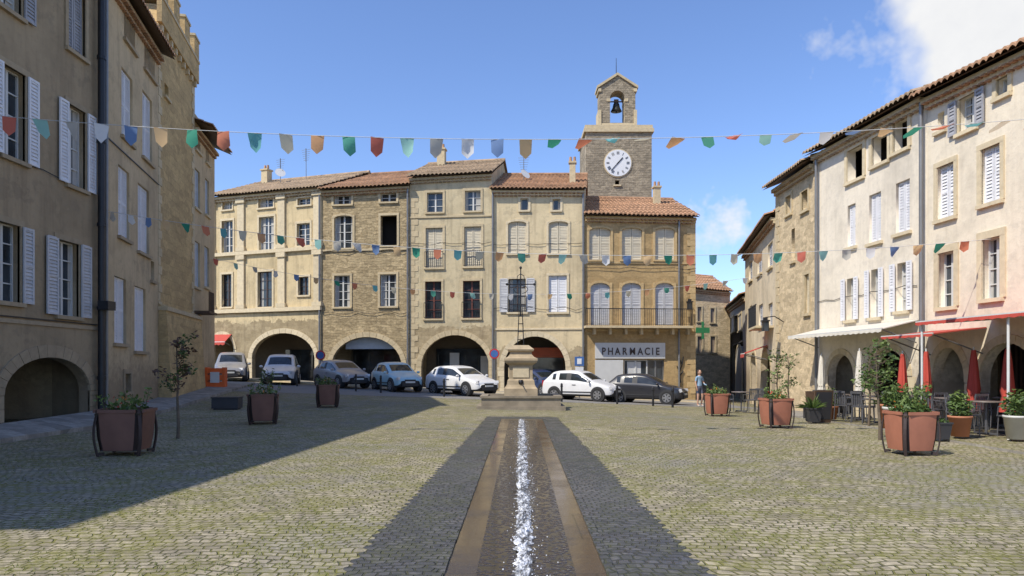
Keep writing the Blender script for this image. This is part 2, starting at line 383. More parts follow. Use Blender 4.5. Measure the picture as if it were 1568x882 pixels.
# ---- A
A=Bld('corner_townhouse',px_pt(320,46.2),px_pt(493,43),12.35,12.2,10,'pA','trim_pale','tile2')
A.arch(386,482,510,548); A.arch(322,358,512,535,.2,None)
for a in((340,357,338,388),(397,420,332,383),(455,475,342,376)): A.window(*a,style='glass')
for a in((340,355,420,470),(395,417,416,470),(457,473,424,452)): A.window(*a,fm='frame_dark')
for a in((396,419,304,318),(341,356,309,321),(456,476,303,314)): A.window(*a,rows=2,tw=.08)
for p in(325,370,432,487):
    u=A.U(p)
    for z0,z1 in((A.Z(400,478)+.25,A.Z(400,388)-.05),(A.Z(400,388)+.2,A.Z(400,298)-.15)):
        A.tr.box(u-.26,u+.26,z0,z1,-.04,.12,'trim_pale'); A.tr.box(u-.34,u+.34,z1-.28,z1,-.03,.20,'trim_pale'); A.tr.box(u-.34,u+.34,z0,z0+.25,-.03,.19,'trim_pale')
A.course(A.Z(400,388)-.03,.22,.18); A.course(A.Z(400,478),.24,.2); A.course(A.Z(400,300),.14,.16)
A.antenna(4.5,-4,14,2.2); A.antenna(3.2,-3,13.8,1.6,True); A.chimney(1.2,-4,13.5,15.0)
A.finish(arcd=3)
# ---- B
B=Bld('rubble_stone_house',px_pt(493.5,43),px_pt(627,42.2),12.05,12.15,10,'sB','trim','tile')
B.arch(508,615,516,560)
B.window(512,540,330,380,'glass',seg=.15); B.window(583,608,330,376,'dark')
B.window(512,536,422,470); B.window(582,607,420,469)
B.window(511,538,299,313,rows=2); B.window(583,607,296,309,rows=2)
B.course(B.Z(560,384),.12,.07)
B.finish(arcd=3)
# ---- C
C=Bld('grey_plaster_house',px_pt(627.5,42.2),px_pt(753,41.6),12.6,12.7,10,'pC','trim','tile2')
C.arch(645,749,513,562)
C.window(654,678,295,325,rows=3);C.window(712,736,292,323,rows=3)
C.window(652,678,349,410,'closed','sh_beige',rail=True);C.window(711,737,347,408,'closed','sh_beige',rail=True)
C.window(651,676,431,488,fm='frame_red',rail=True);C.window(709,735,430,487,fm='frame_red',rail=True)
C.quoins(0,1);C.course(C.Z(690,333),.1,.06)
C.chimney(1.0,-4,14,15.4); C.finish(arcd=3)
# ---- D
D=Bld('beige_plaster_house',px_pt(753.5,41.6),px_pt(895.5,41),11.75,11.6,10,'pD','trim_pale','tile')
D.arch(772,866,515,562)
D.window(797,809,304,322,rows=1,cols=1);D.window(846,858,305,322,rows=1,cols=1)
D.window(778,806,339,388,'closed','sh_beige',seg=.15);D.window(840,870,339,388,'closed','sh_beige',seg=.15)
D.window(779,805,427,478,'open','sh_grey',fm='frame_dark',rail=True);D.window(840,868,422,478,'closed','sh_white')
D.course(D.Z(820,505),.1,.06); D.antenna(1.6,-2.5,12.6,1.8,True); D.chimney(4.6,-1.6,11.9,13.6,.35)
D.finish(arcd=3)
# ---- E pharmacy
E=Bld('pharmacy_house',px_pt(896,41),px_pt(1065,41.4),10.15,10.1,10,'sE','trim_ochre','tile')
for a in((902,935,349,398),(952,983,349,398),(1003,1033,349,398)): E.window(*a,style='closed',sm='sh_beige',seg=.18)
for a in((904,934,433,498),(952,982,433,498),(1003,1032,433,498)): E.window(*a,style='closed',sm='sh_grey',seg=.3)
E.quoins(E.w,-1); E.course(E.Z(980,404),.1,.05); E.course(E.Z(980,334)-.05,.12,.07)
E.holes.append([(E.U(956),E.Z(970,603)),(E.U(1017),E.Z(1000,603)),(E.U(1017),E.Z(1000,551)),(E.U(956),E.Z(970,551))])
u0,u1,z0,z1=E.U(956),E.U(1017),E.Z(970,603),E.Z(990,551)
E.glazing(u0,(u0+u1)/2+.2,z0,z1,-.15,'frame_white',2,2); E.glazing((u0+u1)/2+.2,u1,z0,z1,-.15,'zinc',2,1)
E.win.box(u0+.2,u0+1.0,z0+.9,z1-.1,-.168,-.165,'frame_white')
E.tr.box(E.U(911),E.U(954),E.Z(930,606)-.4,E.Z(930,551),.0,.05,'frame_white')
E.tr.box(E.U(911),E.U(1018),E.Z(960,549),E.Z(960,525),.0,.09,'frame_white')
E.tr.box(0,E.w,E.Z(960,506)-.05,E.Z(960,506)+.08,-.05,.12,'trim_ochre')
zb=E.Z(980,500)-.12
E.tr.box(-.1,E.U(1055),zb,zb+.13,-.05,.85,'trim')
for i in range(7): 
    u=.4+i*.9; E.tr.box(u,u+.14,zb-.35,zb,-.03,.5,'trim')
E.det.box(-.1,E.U(1055),zb+1.05,zb+1.10,.79,.83,'iron');E.det.box(-.1,E.U(1055),zb+.2,zb+.225,.8,.82,'iron')
u=-.1
while u<E.U(1055): E.det.box(u-.008,u+.008,zb+.13,zb+1.06,.80,.82,'iron'); u+=.11
for n in [.1*i for i in range(8)]: E.det.box(E.U(1055)-.008,E.U(1055)+.008,zb+.13,zb+1.06,n,n+.016,'iron')
for a,b in(((1042,586),(1040,570)),((1040,570),(1044,558)),((1044,558),(1039,548)),((1040,570),(1036,560)),((1044,558),(1046,546)),((1041,575),(1046,568))):
    E.det.cyl((E.U(a[0]),E.Z(*a),.06),(E.U(b[0]),E.Z(*b),.06),.035,.025,'iron',6)
E.chimney(5.0,-3.2,11,12.6,.4); E.finish()
def letter(ch,size,parent,loc,mat):
    cu=bpy.data.curves.new('letter_'+ch,'FONT'); cu.body=ch; cu.size=size; cu.extrude=.012; cu.offset=.008; cu.align_x='CENTER'
    o=bpy.data.objects.new('sign_letter_'+ch,cu); COL.objects.link(o); o.parent=parent; o.location=loc; o.scale=(.80,1,1); cu.materials.append(M[mat])
wd={'P':.9,'H':1,'A':1,'R':1,'M':1.2,'C':1,'I':.5,'E':.9}
s_='PHARMACIE'; tot=sum(wd[c] for c in s_); ua_,ub_=E.U(919),E.U(1011); k_=(ub_-ua_)/tot; x=ua_
for c in s_: letter(c,.58,E.e,(x+wd[c]*k_/2,E.Z(960,543.2),.115),'frame_dark'); x+=wd[c]*k_
M['green']=simple('green_paint',(.02,.16,.06),.4)
pc=MB(); x=E.U(1061)
pc.box(x+.2,x+.32,E.Z(1060,520),E.Z(1060,494),.9,1.0,'green'); pc.box(x-.12,x+.64,E.Z(1060,511),E.Z(1060,503),.89,1.01,'green'); pc.box(x+.24,x+.28,E.Z(1060,508)-.02,E.Z(1060,508)+.02,0,.9,'iron')
pc.obj('pharmacy_cross',E.e)
for b,pxx in((A,491),(B,626),(D,755),(D,893),(E,1039)):
    m=MB(); u=b.U(pxx); u=min(u,b.w-.08); m.cyl((u,gz(b.p1.x,b.p1.y),.12),(u,b.eave(u)-.1,.12),.06,.06,'zinc',8)
    for z in(2,4.5,7,9.5): m.cyl((u,z,.12),(u,z+.06,.12),.075,.075,'zinc',8)
    m.obj('drainpipe',b.e)
for bl,z,dz in((A,4.9,.0),(B,4.75,.1),(C,8.75,.05),(D,4.9,.1),(D,8.6,0),(E,7.2,.05),(B,8.4,.1)):
    m=MB(); pts=[(bl.w*i/10,z+dz*math.sin(i*1.9)-.04*(i%2),.085) for i in range(11)]; m.path(pts,.013,'iron',4); m.obj('facade_cable',bl.e)
# ---- Left side
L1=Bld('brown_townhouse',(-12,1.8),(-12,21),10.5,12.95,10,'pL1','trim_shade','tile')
L1.arch(5,137,547,602,.32,None)
L1.window(3,38,106,243,'open'); L1.window(103,130,165,287,'open','sh_white')
L1.window(-5,30,342,462,'open','sh_grey'); L1.window(87,120,370,484,'open','sh_grey')
L1.window(-5,32,-70,15,'open','sh_greyd'); L1.window(103,130,-20,82,'closed','sh_greyd')
for (ua,) in((3.,),(6.,),(9.,)):
    L1.rect(ua,ua+1.1,3.6,5.6,'open'); L1.rect(ua,ua+1.1,7.2,9.2,'open')
L1.course(L1.Z(80,500),.1,.04)
L1.det.cyl((L1.w-.35,0,.2),(L1.w-.35,12.5,.2),.1,.1,'iron',10); L1.det.cyl((L1.w-.02,0,.16),(L1.w-.02,12.5,.16),.05,.05,'zinc',8)
for z in(1.2,3.2,5.6,8,10.4): L1.det.cyl((L1.w-.35,z,.2),(L1.w-.35,z+.1,.2),.125,.125,'iron',10)
L1.det.box(0,L1.w,L1.Z(80,500)+.14,L1.Z(80,500)+.17,.02,.05,'iron')
L1.det.path([(L1.w-9+i*.9,6.55+.05*math.sin(i*2),.05) for i in range(11)],.012,'iron',4)
L1.det.box(L1.w-.55,L1.w-.15,3.2,3.45,.2,.5,'iron')
L1.finish()
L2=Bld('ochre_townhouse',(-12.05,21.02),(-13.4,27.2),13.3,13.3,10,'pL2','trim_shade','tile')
for a in((190,207,14,70),(221,237,58,115),(186,203,112,215),(218,233,146,246),(181,198,258,365),(211,228,286,388),(175,193,425,526),(206,223,440,538)):
    L2.window(*a,style='closed',sm='sh_white',trim=False)
L2.window(190,199,572,600,rows=1,cols=1); L2.window(231,236,400,430,trim=False)
L2.det.box(.3,L2.w,L2.Z(200,245),L2.Z(200,245)+.03,.02,.05,'iron')
L2.finish(over=.6)
L3=Bld('crenellated_stone_tower',(-13.42,27.22),(-14.6,33),15.3,15.3,4.5,'sL3','trim','tile')
L3.quoins(L3.w,-1); L3.quoins(0,1)
L3.window(262,268,470,500,trim=False,rows=1); L3.window(252,258,130,150,trim=False,rows=1)
L3.tr.add([(0,-1,.0),(L3.w,-1,.0),(L3.w,4.0,.0),(0,4.0,.0),(0,-1,.6),(L3.w,-1,.6),(L3.w,3.7,.3),(0,3.7,.3)],[(4,5,6,7),(7,6,2,3),(0,4,7,3),(1,2,6,5)],'sL3')
L3.tr.box(-.04,L3.w+.05,3.7,3.85,-.05,.36,'trim')
for i in range(9): u=.1+i*(L3.w-.4)/8; L3.tr.box(u,u+.2,14.35,14.6,-.02,.14,'trim')
L3.tr.box(-.15,L3.w+.15,14.6,15.5,.001,.18,'sL3')
L3.tr.box(-.15,L3.w+.15,15.5,15.62,-4.6,.22,'trim')
for i in range(4):
    u=-.15+i*(L3.w+.3-.9)/3; L3.tr.box(u,u+.9,15.62,16.45,-.1,.18,'sL3'); L3.tr.box(u-.04,u+.94,16.45,16.55,-.14,.22,'trim')
for j in range(3):
    n=-1.4-j*1.4; 
    for uu in(-.15,L3.w-.23): L3.tr.box(uu,uu+.38,15.62,16.45,n,n+.8,'sL3'); L3.tr.box(uu-.03,uu+.41,16.45,16.55,n-.04,n+.84,'trim')
L3.finish(roof=False,cornice=False)
L4=Bld('shuttered_corner_house',(-14.62,33.02),(-15.4,37.2),12.6,12.6,4,'pL2','trim','tile')
for a in((299,307,180,232),(315,320,205,250),(298,306,260,320),(314,320,275,330),(297,306,370,440),(313,320,378,440),(299,306,480,530)): L4.window(*a,style='closed',sm='sh_blue',trim=False)
zb=L4.Z(300,480); L4.tr.box(L4.U(296),L4.U(309),zb,zb+.1,-.05,.7,'wood'); 
for i in range(9): L4.det.box(L4.U(296)+i*.12,L4.U(296)+i*.12+.03,zb+.1,zb+1,.66,.69,'wood')
L4.finish(over=.85)
# ---- Right side
R2=Bld('loggia_house',(11.8,27.9),(12.30,21.31),9.75,9.6,9,'pR','trim_pale','tile2')
for a in((1298,1322,226,275),(1336,1360,206,250),(1368,1391,182,230)): R2.window(*a,style='dark',tw=.16)
for a in((1298,1310,313,378),(1331,1349,296,371),(1372,1393,277,356)): R2.window(*a,style='closed',trim=False)
for a in((1297,1309,426,490),(1334,1347,412,486),(1374,1390,402,476)): R2.window(*a,style='open',trim=False,tw=.1)
R2.arch(1268,1308,542,575,.2,'frame_dark'); R2.arch(1332,1390,535,575,.22,'frame_dark')
R2.det.cyl((R2.w-.05,0,.14),(R2.w-.05,9.5,.14),.06,.06,'zinc',8); R2.det.cyl((.3,0,.14),(.3,9.5,.14),.06,.06,'zinc',8)
R2.det.path([(.2+i*.6,4.05+.04*math.sin(i*2.3),.03) for i in range(11)],.012,'iron',4)
R2.finish(over=.5,arcd=2)
R1=Bld('pale_plaster_house',(12.305,21.29),(13.3,8),9.5,8.75,9,'pR2','trim_pale','tile')
R1.window(1469,1495,146,199,'open','sh_greyd'); R1.window(1527,1545,118,146,rows=1)
R1.window(1436,1462,252,334,'closed'); R1.window(1503,1533,224,310,'closed')
R1.window(1438,1462,386,470,tw=.18); R1.window(1505,1533,364,457,tw=.18)
R1.arch(1428,1478,532,585,.22,'frame_dark'); R1.arch(1500,1590,525,585,.22,'frame_dark')
R1.window(1620,1665,300,420,'closed'); R1.window(1436,1446,172,200,trim=False,rows=1)
R1.finish(over=.5,arcd=2)
R3=Bld('narrow_stone_house',(11.9,32.4),(11.82,28.0),9.55,9.5,8,'sR3','trim','tile2')
R3.window(1204,1212,300,328,trim=True,rows=2); R3.window(1228,1238,292,322,'dark'); R3.window(1233,1240,420,480,'closed','sh_beige'); R3.window(1212,1217,350,400,'dark',trim=False)
R3.quoins(0,1); R3.finish(over=.6)
R4=Bld('street_house',(14.6,45),(11.92,32.5),8.5,8.35,8,'pR4','trim','tile')
for a in((1147,1152,400,430),(1160,1167,388,420),(1176,1183,372,410),(1148,1152,468,500),(1162,1168,466,500),(1177,1183,464,500)): R4.window(*a,style='closed',sm='sh_grey',trim=False)
R4.arch(1150,1158,540,560,.2,'wood'); R4.arch(1166,1180,538,560,.2,'wood')
zb=R4.Z(1180,500); R4.tr.box(R4.w-3.6,R4.w-.5,zb-.1,zb,-.05,.8,'trim')
u=R4.w-3.6
R4.det.box(u,R4.w-.5,zb+.95,zb+1,.76,.8,'iron')
while u<R4.w-.5: R4.det.box(u,u+.02,zb,zb+.95,.77,.79,'iron'); u+=.13
R4.finish(over=.5)
D1=Bld('distant_house',px_pt(1050,62),px_pt(1118,62.5),8.3,8.0,8,'sR3','trim','tile')
for a in((1068,1074,470,492),(1088,1094,472,494),(1068,1075,515,540),(1088,1095,515,540)): D1.window(*a,rows=2,style='closed',sm='sh_brown')
D1.finish()
D2=Bld('distant_grey_house',(19.3,64),(14.75,45.3),6.6,6.0,8,'pG','trim','tile')
for a in((1113,1116,490,510),(1120,1124,486,508),(1131,1136,482,506)): D2.window(*a,style='closed',sm='sh_white')
D2.arch(1127,1136,530,550,.15,'wood')
D2.finish()
D3=Bld('distant_street_house',px_pt(1085,75),px_pt(1140,76),7.2,7.2,8,'pR4','trim','tile')
D3.window(1092,1096,500,520);D3.window(1104,1108,500,520); D3.finish()
D4=Bld('distant_corner_house',(10.75,51.6),(12.6,60),6.5,6.5,1.5,'pG','trim','tile'); D4.finish()
# ---- clock tower
T=Bld('clock_tower',px_pt(897,50),px_pt(998,50),18.0,18.0,4.4,'sT','trim','tile')
T.tr.box(-.14,T.w+.14,17.85,18.1,-4.5,.14,'trim'); T.tr.box(-.06,T.w+.06,18.1,18.35,-4.45,.06,'trim')
T.rect(T.U(944)-.1,T.U(944)+.2,T.Z(946,283),T.Z(946,276),'dark',trim=False)
T.finish(roof=False,cornice=False)
ck=MB(); uc=T.U(946);zc=T.Z(946,250); r=.92
def disc(mb,uc,zc,n,r,m,k=40,th=.05):
    v=[(uc+r*math.cos(2*math.pi*i/k),zc+r*math.sin(2*math.pi*i/k),n+th) for i in range(k)]
    w=[(uc+r*math.cos(2*math.pi*i/k),zc+r*math.sin(2*math.pi*i/k),n) for i in range(k)]
    mb.add(v+w,[tuple(range(k))]+[(k+i,k+(i+1)%k,(i+1)%k,i) for i in range(k)],m)
M['dial']=simple('dial_white',(.72,.72,.72),.4,var=.03)
disc(ck,uc,zc,.0,r+.07,'trim',th=.05); disc(ck,uc,zc,.05,r,'dial',th=.03)
for i in range(12):
    a=2*math.pi*i/12; c=Vector((uc+.76*r*math.sin(a),zc+.76*r*math.cos(a),.085)); Mx=Matrix.Translation(c)@Matrix.Rotation(-a,4,'Z')
    k=(3,1,2,3,2,2,2,3,4,2,2,3)[i]
    for j in range(k):
        o=(j-(k-1)/2)*.065; ck.box(o-.014,o+.014,-.10,.10,0,.01,'iron',Mx)
for a,l,w in((math.radians(42),.50,.035),(math.radians(222),.72,.025)):
    Mx=Matrix.Translation((uc,zc,.10))@Matrix.Rotation(-a,4,'Z'); ck.box(-w,w,-.12,l,0,.015,'iron',Mx)
ck.obj('clock_face',T.e)
bf=Bld('belfry_tmp',px_pt(918,50.6),px_pt(973,50.6),0,0,1.2,'sT')
cu=bpy.data.curves.new('belfry','CURVE'); cu.dimensions='2D'; cu.fill_mode='BOTH'; cu.extrude=.6
w=bf.w; um=w/2; zt=bf.Z(945,134); za=bf.Z(945,116)
outer=[(0,18.3),(w,18.3),(w,zt),(um,za),(0,zt)]
a=.52; zs=bf.Z(945,150); zl=bf.Z(945,188)
h1=[(um-a,zl),(um+a,zl)]+[(um+a*math.cos(math.pi*i/12),zs+a*math.sin(math.pi*i/12)) for i in range(13)]
for pts in (outer,h1):
    sp=cu.splines.new('POLY'); sp.points.add(len(pts)-1)
    for i,p in enumerate(pts): sp.points[i].co=(p[0],p[1],0,1)
    sp.use_cyclic_u=True
co=bpy.data.objects.new('tmp',cu); COL.objects.link(co); bpy.context.view_layer.update()
me=bpy.data.meshes.new_from_object(co.evaluated_get(bpy.context.evaluated_depsgraph_get())); bpy.data.objects.remove(co)
me.materials.clear(); me.materials.append(M['sT'])
for v in me.vertices: v.co.z-=.6
o=bpy.data.objects.new('belfry_wall',me); COL.objects.link(o); o.matrix_world=bf.e.matrix_world.copy()
o.parent=T.e; o.matrix_parent_inverse=T.e.matrix_world.inverted()
b=MB()
for x0,x1 in((-.10,.12),(w-.12,w+.10)): b.box(x0,x1,18.36,19.6,-1.25,.08,'trim'); b.box(x0,x1,zt-.3,zt-.08,-1.25,.08,'trim')
b.box(um-.75,um-.5,zs-.25,zs-.05,-1.22,.05,'trim');b.box(um+.5,um+.75,zs-.25,zs-.05,-1.22,.05,'trim')
b.box(-.05,w+.05,zl-.2,zl-.05,-1.22,.05,'trim')
for q in(-1,1):
    x1=um+q*(w/2+.18); v=[(um,za+.02,.12),(um,za+.2,.12),(x1,zt+.1,.12),(x1,zt-.08,.12)]; v2=[(p[0],p[1],-1.32) for p in v]
    b.add(v+v2,[(0,1,2,3),(7,6,5,4),(0,4,5,1),(1,5,6,2),(2,6,7,3),(3,7,4,0)],'trim')
b.cyl((um,za+.1,-.6),(um,za+1.5,-.6),.03,.015,'iron',6)
b.tf=lambda x,y,z:(um+x,zs+z,-.6-y)
M['bronze']=simple('bronze',(.06,.06,.05),.4,.7)
b.lathe((0,0,-.75),[(.40,0),(.36,.08),(.27,.25),(.22,.5),(.17,.6),(.05,.64)],'bronze',18)
b.cyl((-.5,0,-.05),(.5,0,-.05),.05,.05,'wood',8); b.box(-.16,.16,-.08,.08,-.12,.1,'wood'); b.cyl((0,0,-.85),(0,0,-.5),.05,.03,'iron',6)
b.tf=None
bo=b.obj('belfry_bell_and_coping'); bo.matrix_world=bf.e.matrix_world.copy(); bo.parent=T.e; bo.matrix_parent_inverse=T.e.matrix_world.inverted()
bpy.data.objects.remove(bf.e)
# ---------------------------------------------------------------- ground
def cobble(name,c1,c2,mort,moss,mossamt,w=.13,h=.105,rough=.85,bs=.9,wet=False):
    m,nt,b=newmat(name); v=coords(nt)
    br=brick(nt,warp(nt,v,.9,.5,9,.035),c1,c2,c1,w,h,.012,.9)
    big=noise(nt,v,.16,4,.6); mid=noise(nt,v,1.6,4,.7); fine=noise(nt,v,38,3,.7); g=noise(nt,v,11,3,.7)
    vo=N(nt,'ShaderNodeTexVoronoi'); vo.inputs['Scale'].default_value=1/((w+h)*.5); nt.links.new(v,vo.inputs['Vector'])
    sp=nt.nodes.new('ShaderNodeSeparateColor'); nt.links.new(vo.outputs['Color'],sp.inputs[0])
    col=mix(nt,.5,br.outputs[0],ramp(nt,sp.outputs[0],[(0,sc3(c2,.55)),(.4,c2),(.7,c1),(1,sc3(c1,1.4))]))
    col=mix(nt,ramp(nt,fine,[(.4,0),(.75,.5)]),col,sc3(c2,.5))
    col=mix(nt,ramp(nt,big,[(.36,.7),(.5,0)]),col,sc3((c1[0],c1[0]*.95,c1[0]*.84),.6))
    col=mix(nt,ramp(nt,big,[(.52,0),(.66,.55)]),col,sc3(c1,1.25))
    mc=mix(nt,ramp(nt,mid,[(.32,0),(.55,mossamt)]),mort,moss)
    col=mix(nt,ramp(nt,br.outputs['Fac'],[(.05,0),(.6,.95)]),col,mc)
    mm=nt.nodes.new('ShaderNodeMath'); mm.operation='MULTIPLY'; nt.links.new(ramp(nt,mid,[(.42,0),(.60,1)]),mm.inputs[0]); nt.links.new(ramp(nt,g,[(.40,0),(.56,mossamt*.85)]),mm.inputs[1])
    col=mix(nt,mm.outputs[0],col,moss)
    nt.links.new(col,b.inputs['Base Color']); b.inputs['Specular IOR Level'].default_value=.25
    if wet:
        nt.links.new(ramp(nt,mid,[(.3,.22),(.65,.75)]),b.inputs['Roughness']); b.inputs['Specular IOR Level'].default_value=.5
    else: b.inputs['Roughness'].default_value=rough
    hh=mix(nt,.3,ramp(nt,br.outputs['Fac'],[(0,1),(.8,0)]),g); bump(nt,b,hh,bs,.05); return m
M['cob']=cobble('cobbles_mossy',(.41,.355,.25),(.255,.22,.155),(.10,.095,.05),(.185,.18,.045),.95)
M['cobd']=cobble('cobbles_dark',(.12,.113,.105),(.065,.062,.06),(.035,.035,.03),(.09,.095,.035),.5,.115,.095,wet=True)
M['paving']=stonewall('paving_slabs',(.36,.335,.29),(.30,.275,.235),(.2,.18,.15),.6,.4,.0,.3,.2)
M['asphalt']=simple('road_asphalt',(.20,.19,.175),.9,var=.12,scale=3,bmp=.2)
def frange(a,b,s):
    o=[];x=a
    while x<b-1e-6: o.append(x); x+=s
    o.append(b); return o
def sheet(name,xs,ys,dz,mat,edge=None):
    v=[(x,y,gz(x,y)+dz) for y in ys for x in xs]; n=len(xs)
    f=[(j*n+i,j*n+i+1,(j+1)*n+i+1,(j+1)*n+i) for j in range(len(ys)-1) for i in range(n-1)]
    b=MB(); b.add(v,f,mat); return b.obj(name)
sheet('ground',[-900,-300,-100,-50]+frange(-30,30,1)+[50,100,300,900],[-300,-60,-20]+frange(-5,80,1)+[120,300,1200],0,'cob')
def fstrip(name,fl,fr,ys,nx,dz,mat):
    v=[];
    for y in ys:
        a,c=fl(y),fr(y)
        for i in range(nx+1):
            x=a+(c-a)*i/nx; v.append((x,y,gz(x,y)+dz))
    n=nx+1; b=MB(); b.add(v,[(j*n+i,j*n+i+1,(j+1)*n+i+1,(j+1)*n+i) for j in range(len(ys)-1) for i in range(nx)],mat); return b.obj(name)
cxl=lambda y: .04+.012*y
def jag(y,s): return .05*(int(y/.11+s*3)%2)+.06*mn.noise(Vector((y*1.4,s,0)))
fstrip('channel_border_paving',lambda y:cxl(y)-1.55+.02*y+jag(y,1),lambda y:cxl(y)+1.5-.02*y+jag(y,2),frange(-3,22.5,.055),4,.004,'cobd')
m,nt,b=newmat('wet_brown_stone'); v=coords(nt)
n1=noise(nt,v,1.2,4,.6); n2=noise(nt,v,14,4,.7)
br=brick(nt,v,(.105,.07,.04),(.08,.055,.034),(.025,.02,.015),1.3,1.1,.01)
col=mix(nt,ramp(nt,n1,[(.4,0),(.65,.7)]),br.outputs[0],(.05,.038,.027)); nt.links.new(col,b.inputs['Base Color'])
nt.links.new(ramp(nt,n1,[(.35,.05),(.7,.3)]),b.inputs['Roughness']); bump(nt,b,n2,.15,.01); M['wetb']=m
m,nt,b=newmat('channel_pebble_bed'); v=coords(nt)
vo=N(nt,'ShaderNodeTexVoronoi'); vo.inputs['Scale'].default_value=18; nt.links.new(v,vo.inputs['Vector'])
nt.links.new(ramp(nt,vo.outputs['Distance'],[(.1,(.075,.053,.034)),(.6,(.02,.016,.012))]),b.inputs['Base Color'])
b.inputs['Roughness'].default_value=.12; bump(nt,b,ramp(nt,vo.outputs['Distance'],[(0,1),(.6,0)]),.6,.02); M['bed']=m
fstrip('water_channel',lambda y:cxl(y)-.62,lambda y:cxl(y)+.62,frange(-3,21.5,.25),4,.008,'wetb')
fstrip('channel_bed',lambda y:cxl(y)-.38,lambda y:cxl(y)+.38,frange(-3,21,.25),4,.012,'bed')
b=MB()
for y0 in frange(-3,21.2,.5)[:-1]:
    for q in(-1,1):
        x=cxl(y0)+q*.66; b.box(x-.04,x+.04,y0+.006,y0+.494,-.02,.020+ru(0,.006),'cobd')
b.obj('channel_edging')
m,nt,b=newmat('foaming_water'); v=coords(nt,(1,.3,1))
n1=noise(nt,v,34,4,.7); n2=noise(nt,v,9,3,.6)
fo=mix(nt,.5,n1,n2)
nt.links.new(ramp(nt,fo,[(.42,(.05,.045,.036)),(.50,(.30,.31,.32)),(.57,(.85,.86,.88))]),b.inputs['Base Color'])
nt.links.new(ramp(nt,fo,[(.4,.03),(.6,.45)]),b.inputs['Roughness']); bump(nt,b,n1,.6,.02); M['foam']=m
b=MB(); ys=frange(3.5,21,.016); nx=14; v=[]
for y in ys:
    wv=.072+.035*mn.noise(Vector((y*1.9,0,3)))+.03*mn.noise(Vector((y*7,1,3))); c=cxl(y)-.01+.03*mn.noise(Vector((y*1.2,5,0)))
    for i in range(nx+1):
        q=-1+2*i/nx; e=1-abs(q)**3
        z=.013+e*(.006+.030*abs(mn.noise(Vector((q*2.5,y*7,0))))+.026*abs(mn.noise(Vector((q*6,y*24,7)))))
        jg=.04*mn.noise(Vector((q*3,y*11,9)))
        v.append((c+wv*q+jg,y,z))
n=nx+1
b.add(v,[(j*n+i,j*n+i+1,(j+1)*n+i+1,(j+1)*n+i) for j in range(len(ys)-1) for i in range(nx)],'foam',True)
M['drop']=simple('water_drops',(.8,.8,.82),.1,var=.03)
for _ in range(1000):
    y=3.8+17*R()**1.5; x=cxl(y)+random.gauss(0,.08); q_=ru(.002,.007); b.ell((x,y,.02+abs(random.gauss(0,.035))),(q_,q_*1.5,q_),'drop',5,4)
b.obj('water_stream')
# grass tufts in the joints
M['gr']=simple('joint_grass',(.17,.19,.045),.7,var=.35)
b=MB(); cnt=0
while cnt<5200:
    y=4.2+13*R()**1.6; x=ru(-.78,.78)*y
    if abs(x-cxl(y))<1.5 or mn.noise(Vector((x*.8,y*.8,0)))<ru(-.3,.25): continue
    cnt+=1
    for _ in range(3):
        a=ru(0,6.28); h=ru(.008,.026); dx,dy=math.cos(a)*.004,math.sin(a)*.004; lx,ly=ru(-.014,.014),ru(-.014,.014); ox,oy=ru(-.01,.01),ru(-.01,.01)
        b.add([(x+ox-dx,y+oy-dy,0),(x+ox+dx,y+oy+dy,0),(x+ox+lx,y+oy+ly,h)],[(0,1,2)],'gr')
b.obj('joint_grass')
sheet('road',frange(-30,12,1),frange(33,41,1),.004,'asphalt')
def kerbed(name,poly,h,mat,kerb='trim_pale'):
    b=MB(); n=len(poly)
    v=[(x,y,gz(x,y)+h) for x,y in poly]; w=[(x,y,gz(x,y)-.3) for x,y in poly]
    b.add(v,[tuple(range(n))],mat); b.add(v+w,[(i,n+i,n+(i+1)%n,(i+1)%n) for i in range(n)],kerb); return b.obj(name)
kerbed('left_pavement',[(-12.3,-2),(-10.6,-2),(-10.5,18),(-11.0,23),(-12.3,30),(-13.6,38),(-15.8,38),(-14.2,28),(-12.3,21)],.1,'paving','paving')
kerbed('right_pavement',[(15,-2),(15,9),(12.9,21),(12.2,30),(12.4,33.5),(11,32.5),(9.6,27),(9.2,18),(9.2,-2)],.05,'paving','paving')
kerbed('row_pavement',[(-19,44.2),(-11.0,42),(-6,41),(3,40.3),(11.2,40.0),(11.2,42),(4.5,42),(-2,42.6),(-11.5,44),(-19,47)],.1,'paving')
# ---------------------------------------------------------------- fountain
fx,fy=.33,27.3
M['fst']=simple('fountain_stone',(.38,.30,.195),.9,var=.28,scale=3,bmp=.6)
M['fst2']=simple('fountain_basin_stone',(.25,.21,.155),.9,var=.28,scale=3,bmp=.6)
e=empty('stone_fountain',place(fx,fy))
b=MB(); b.box(-1.62,1.62,-1.2,1.2,-.3,.13,'fst2'); b.obj('step',e)
b=MB()
for (x0,x1,y0,y1) in((-1.45,1.45,-1.1,-.92),(-1.45,1.45,.92,1.1),(-1.45,-1.27,-.919,.919),(1.27,1.45,-.919,.919)): b.box(x0,x1,y0,y1,.131,.42,'fst2')
b.box(-1.5,1.5,-1.15,-.88,.42,.5,'fst2');b.box(-1.5,1.5,.88,1.15,.42,.5,'fst2');b.box(-1.5,-1.23,-.879,.879,.42,.5,'fst2');b.box(1.23,1.5,-.879,.879,.42,.5,'fst2')
b.obj('basin',e)
b=MB(); b.box(-1.26,1.26,-.91,.91,.3,.37,'glass'); b.obj('water',e)
b=MB(); q=math.sqrt(2)
prof=[(.62,.3),(.62,.75),(.56,.82),(.52,.9),(.50,1.05),(.44,1.12),(.44,1.62),(.5,1.66),(.58,1.72),(.62,1.8),(.62,1.88),(.5,1.93),(.42,2.02),(.40,2.12),(.48,2.16),(.50,2.22),(.42,2.28),(.3,2.38)]
b.lathe((0,0,0),[(r*q,z) for r,z in prof],'fst',4,sq=True)
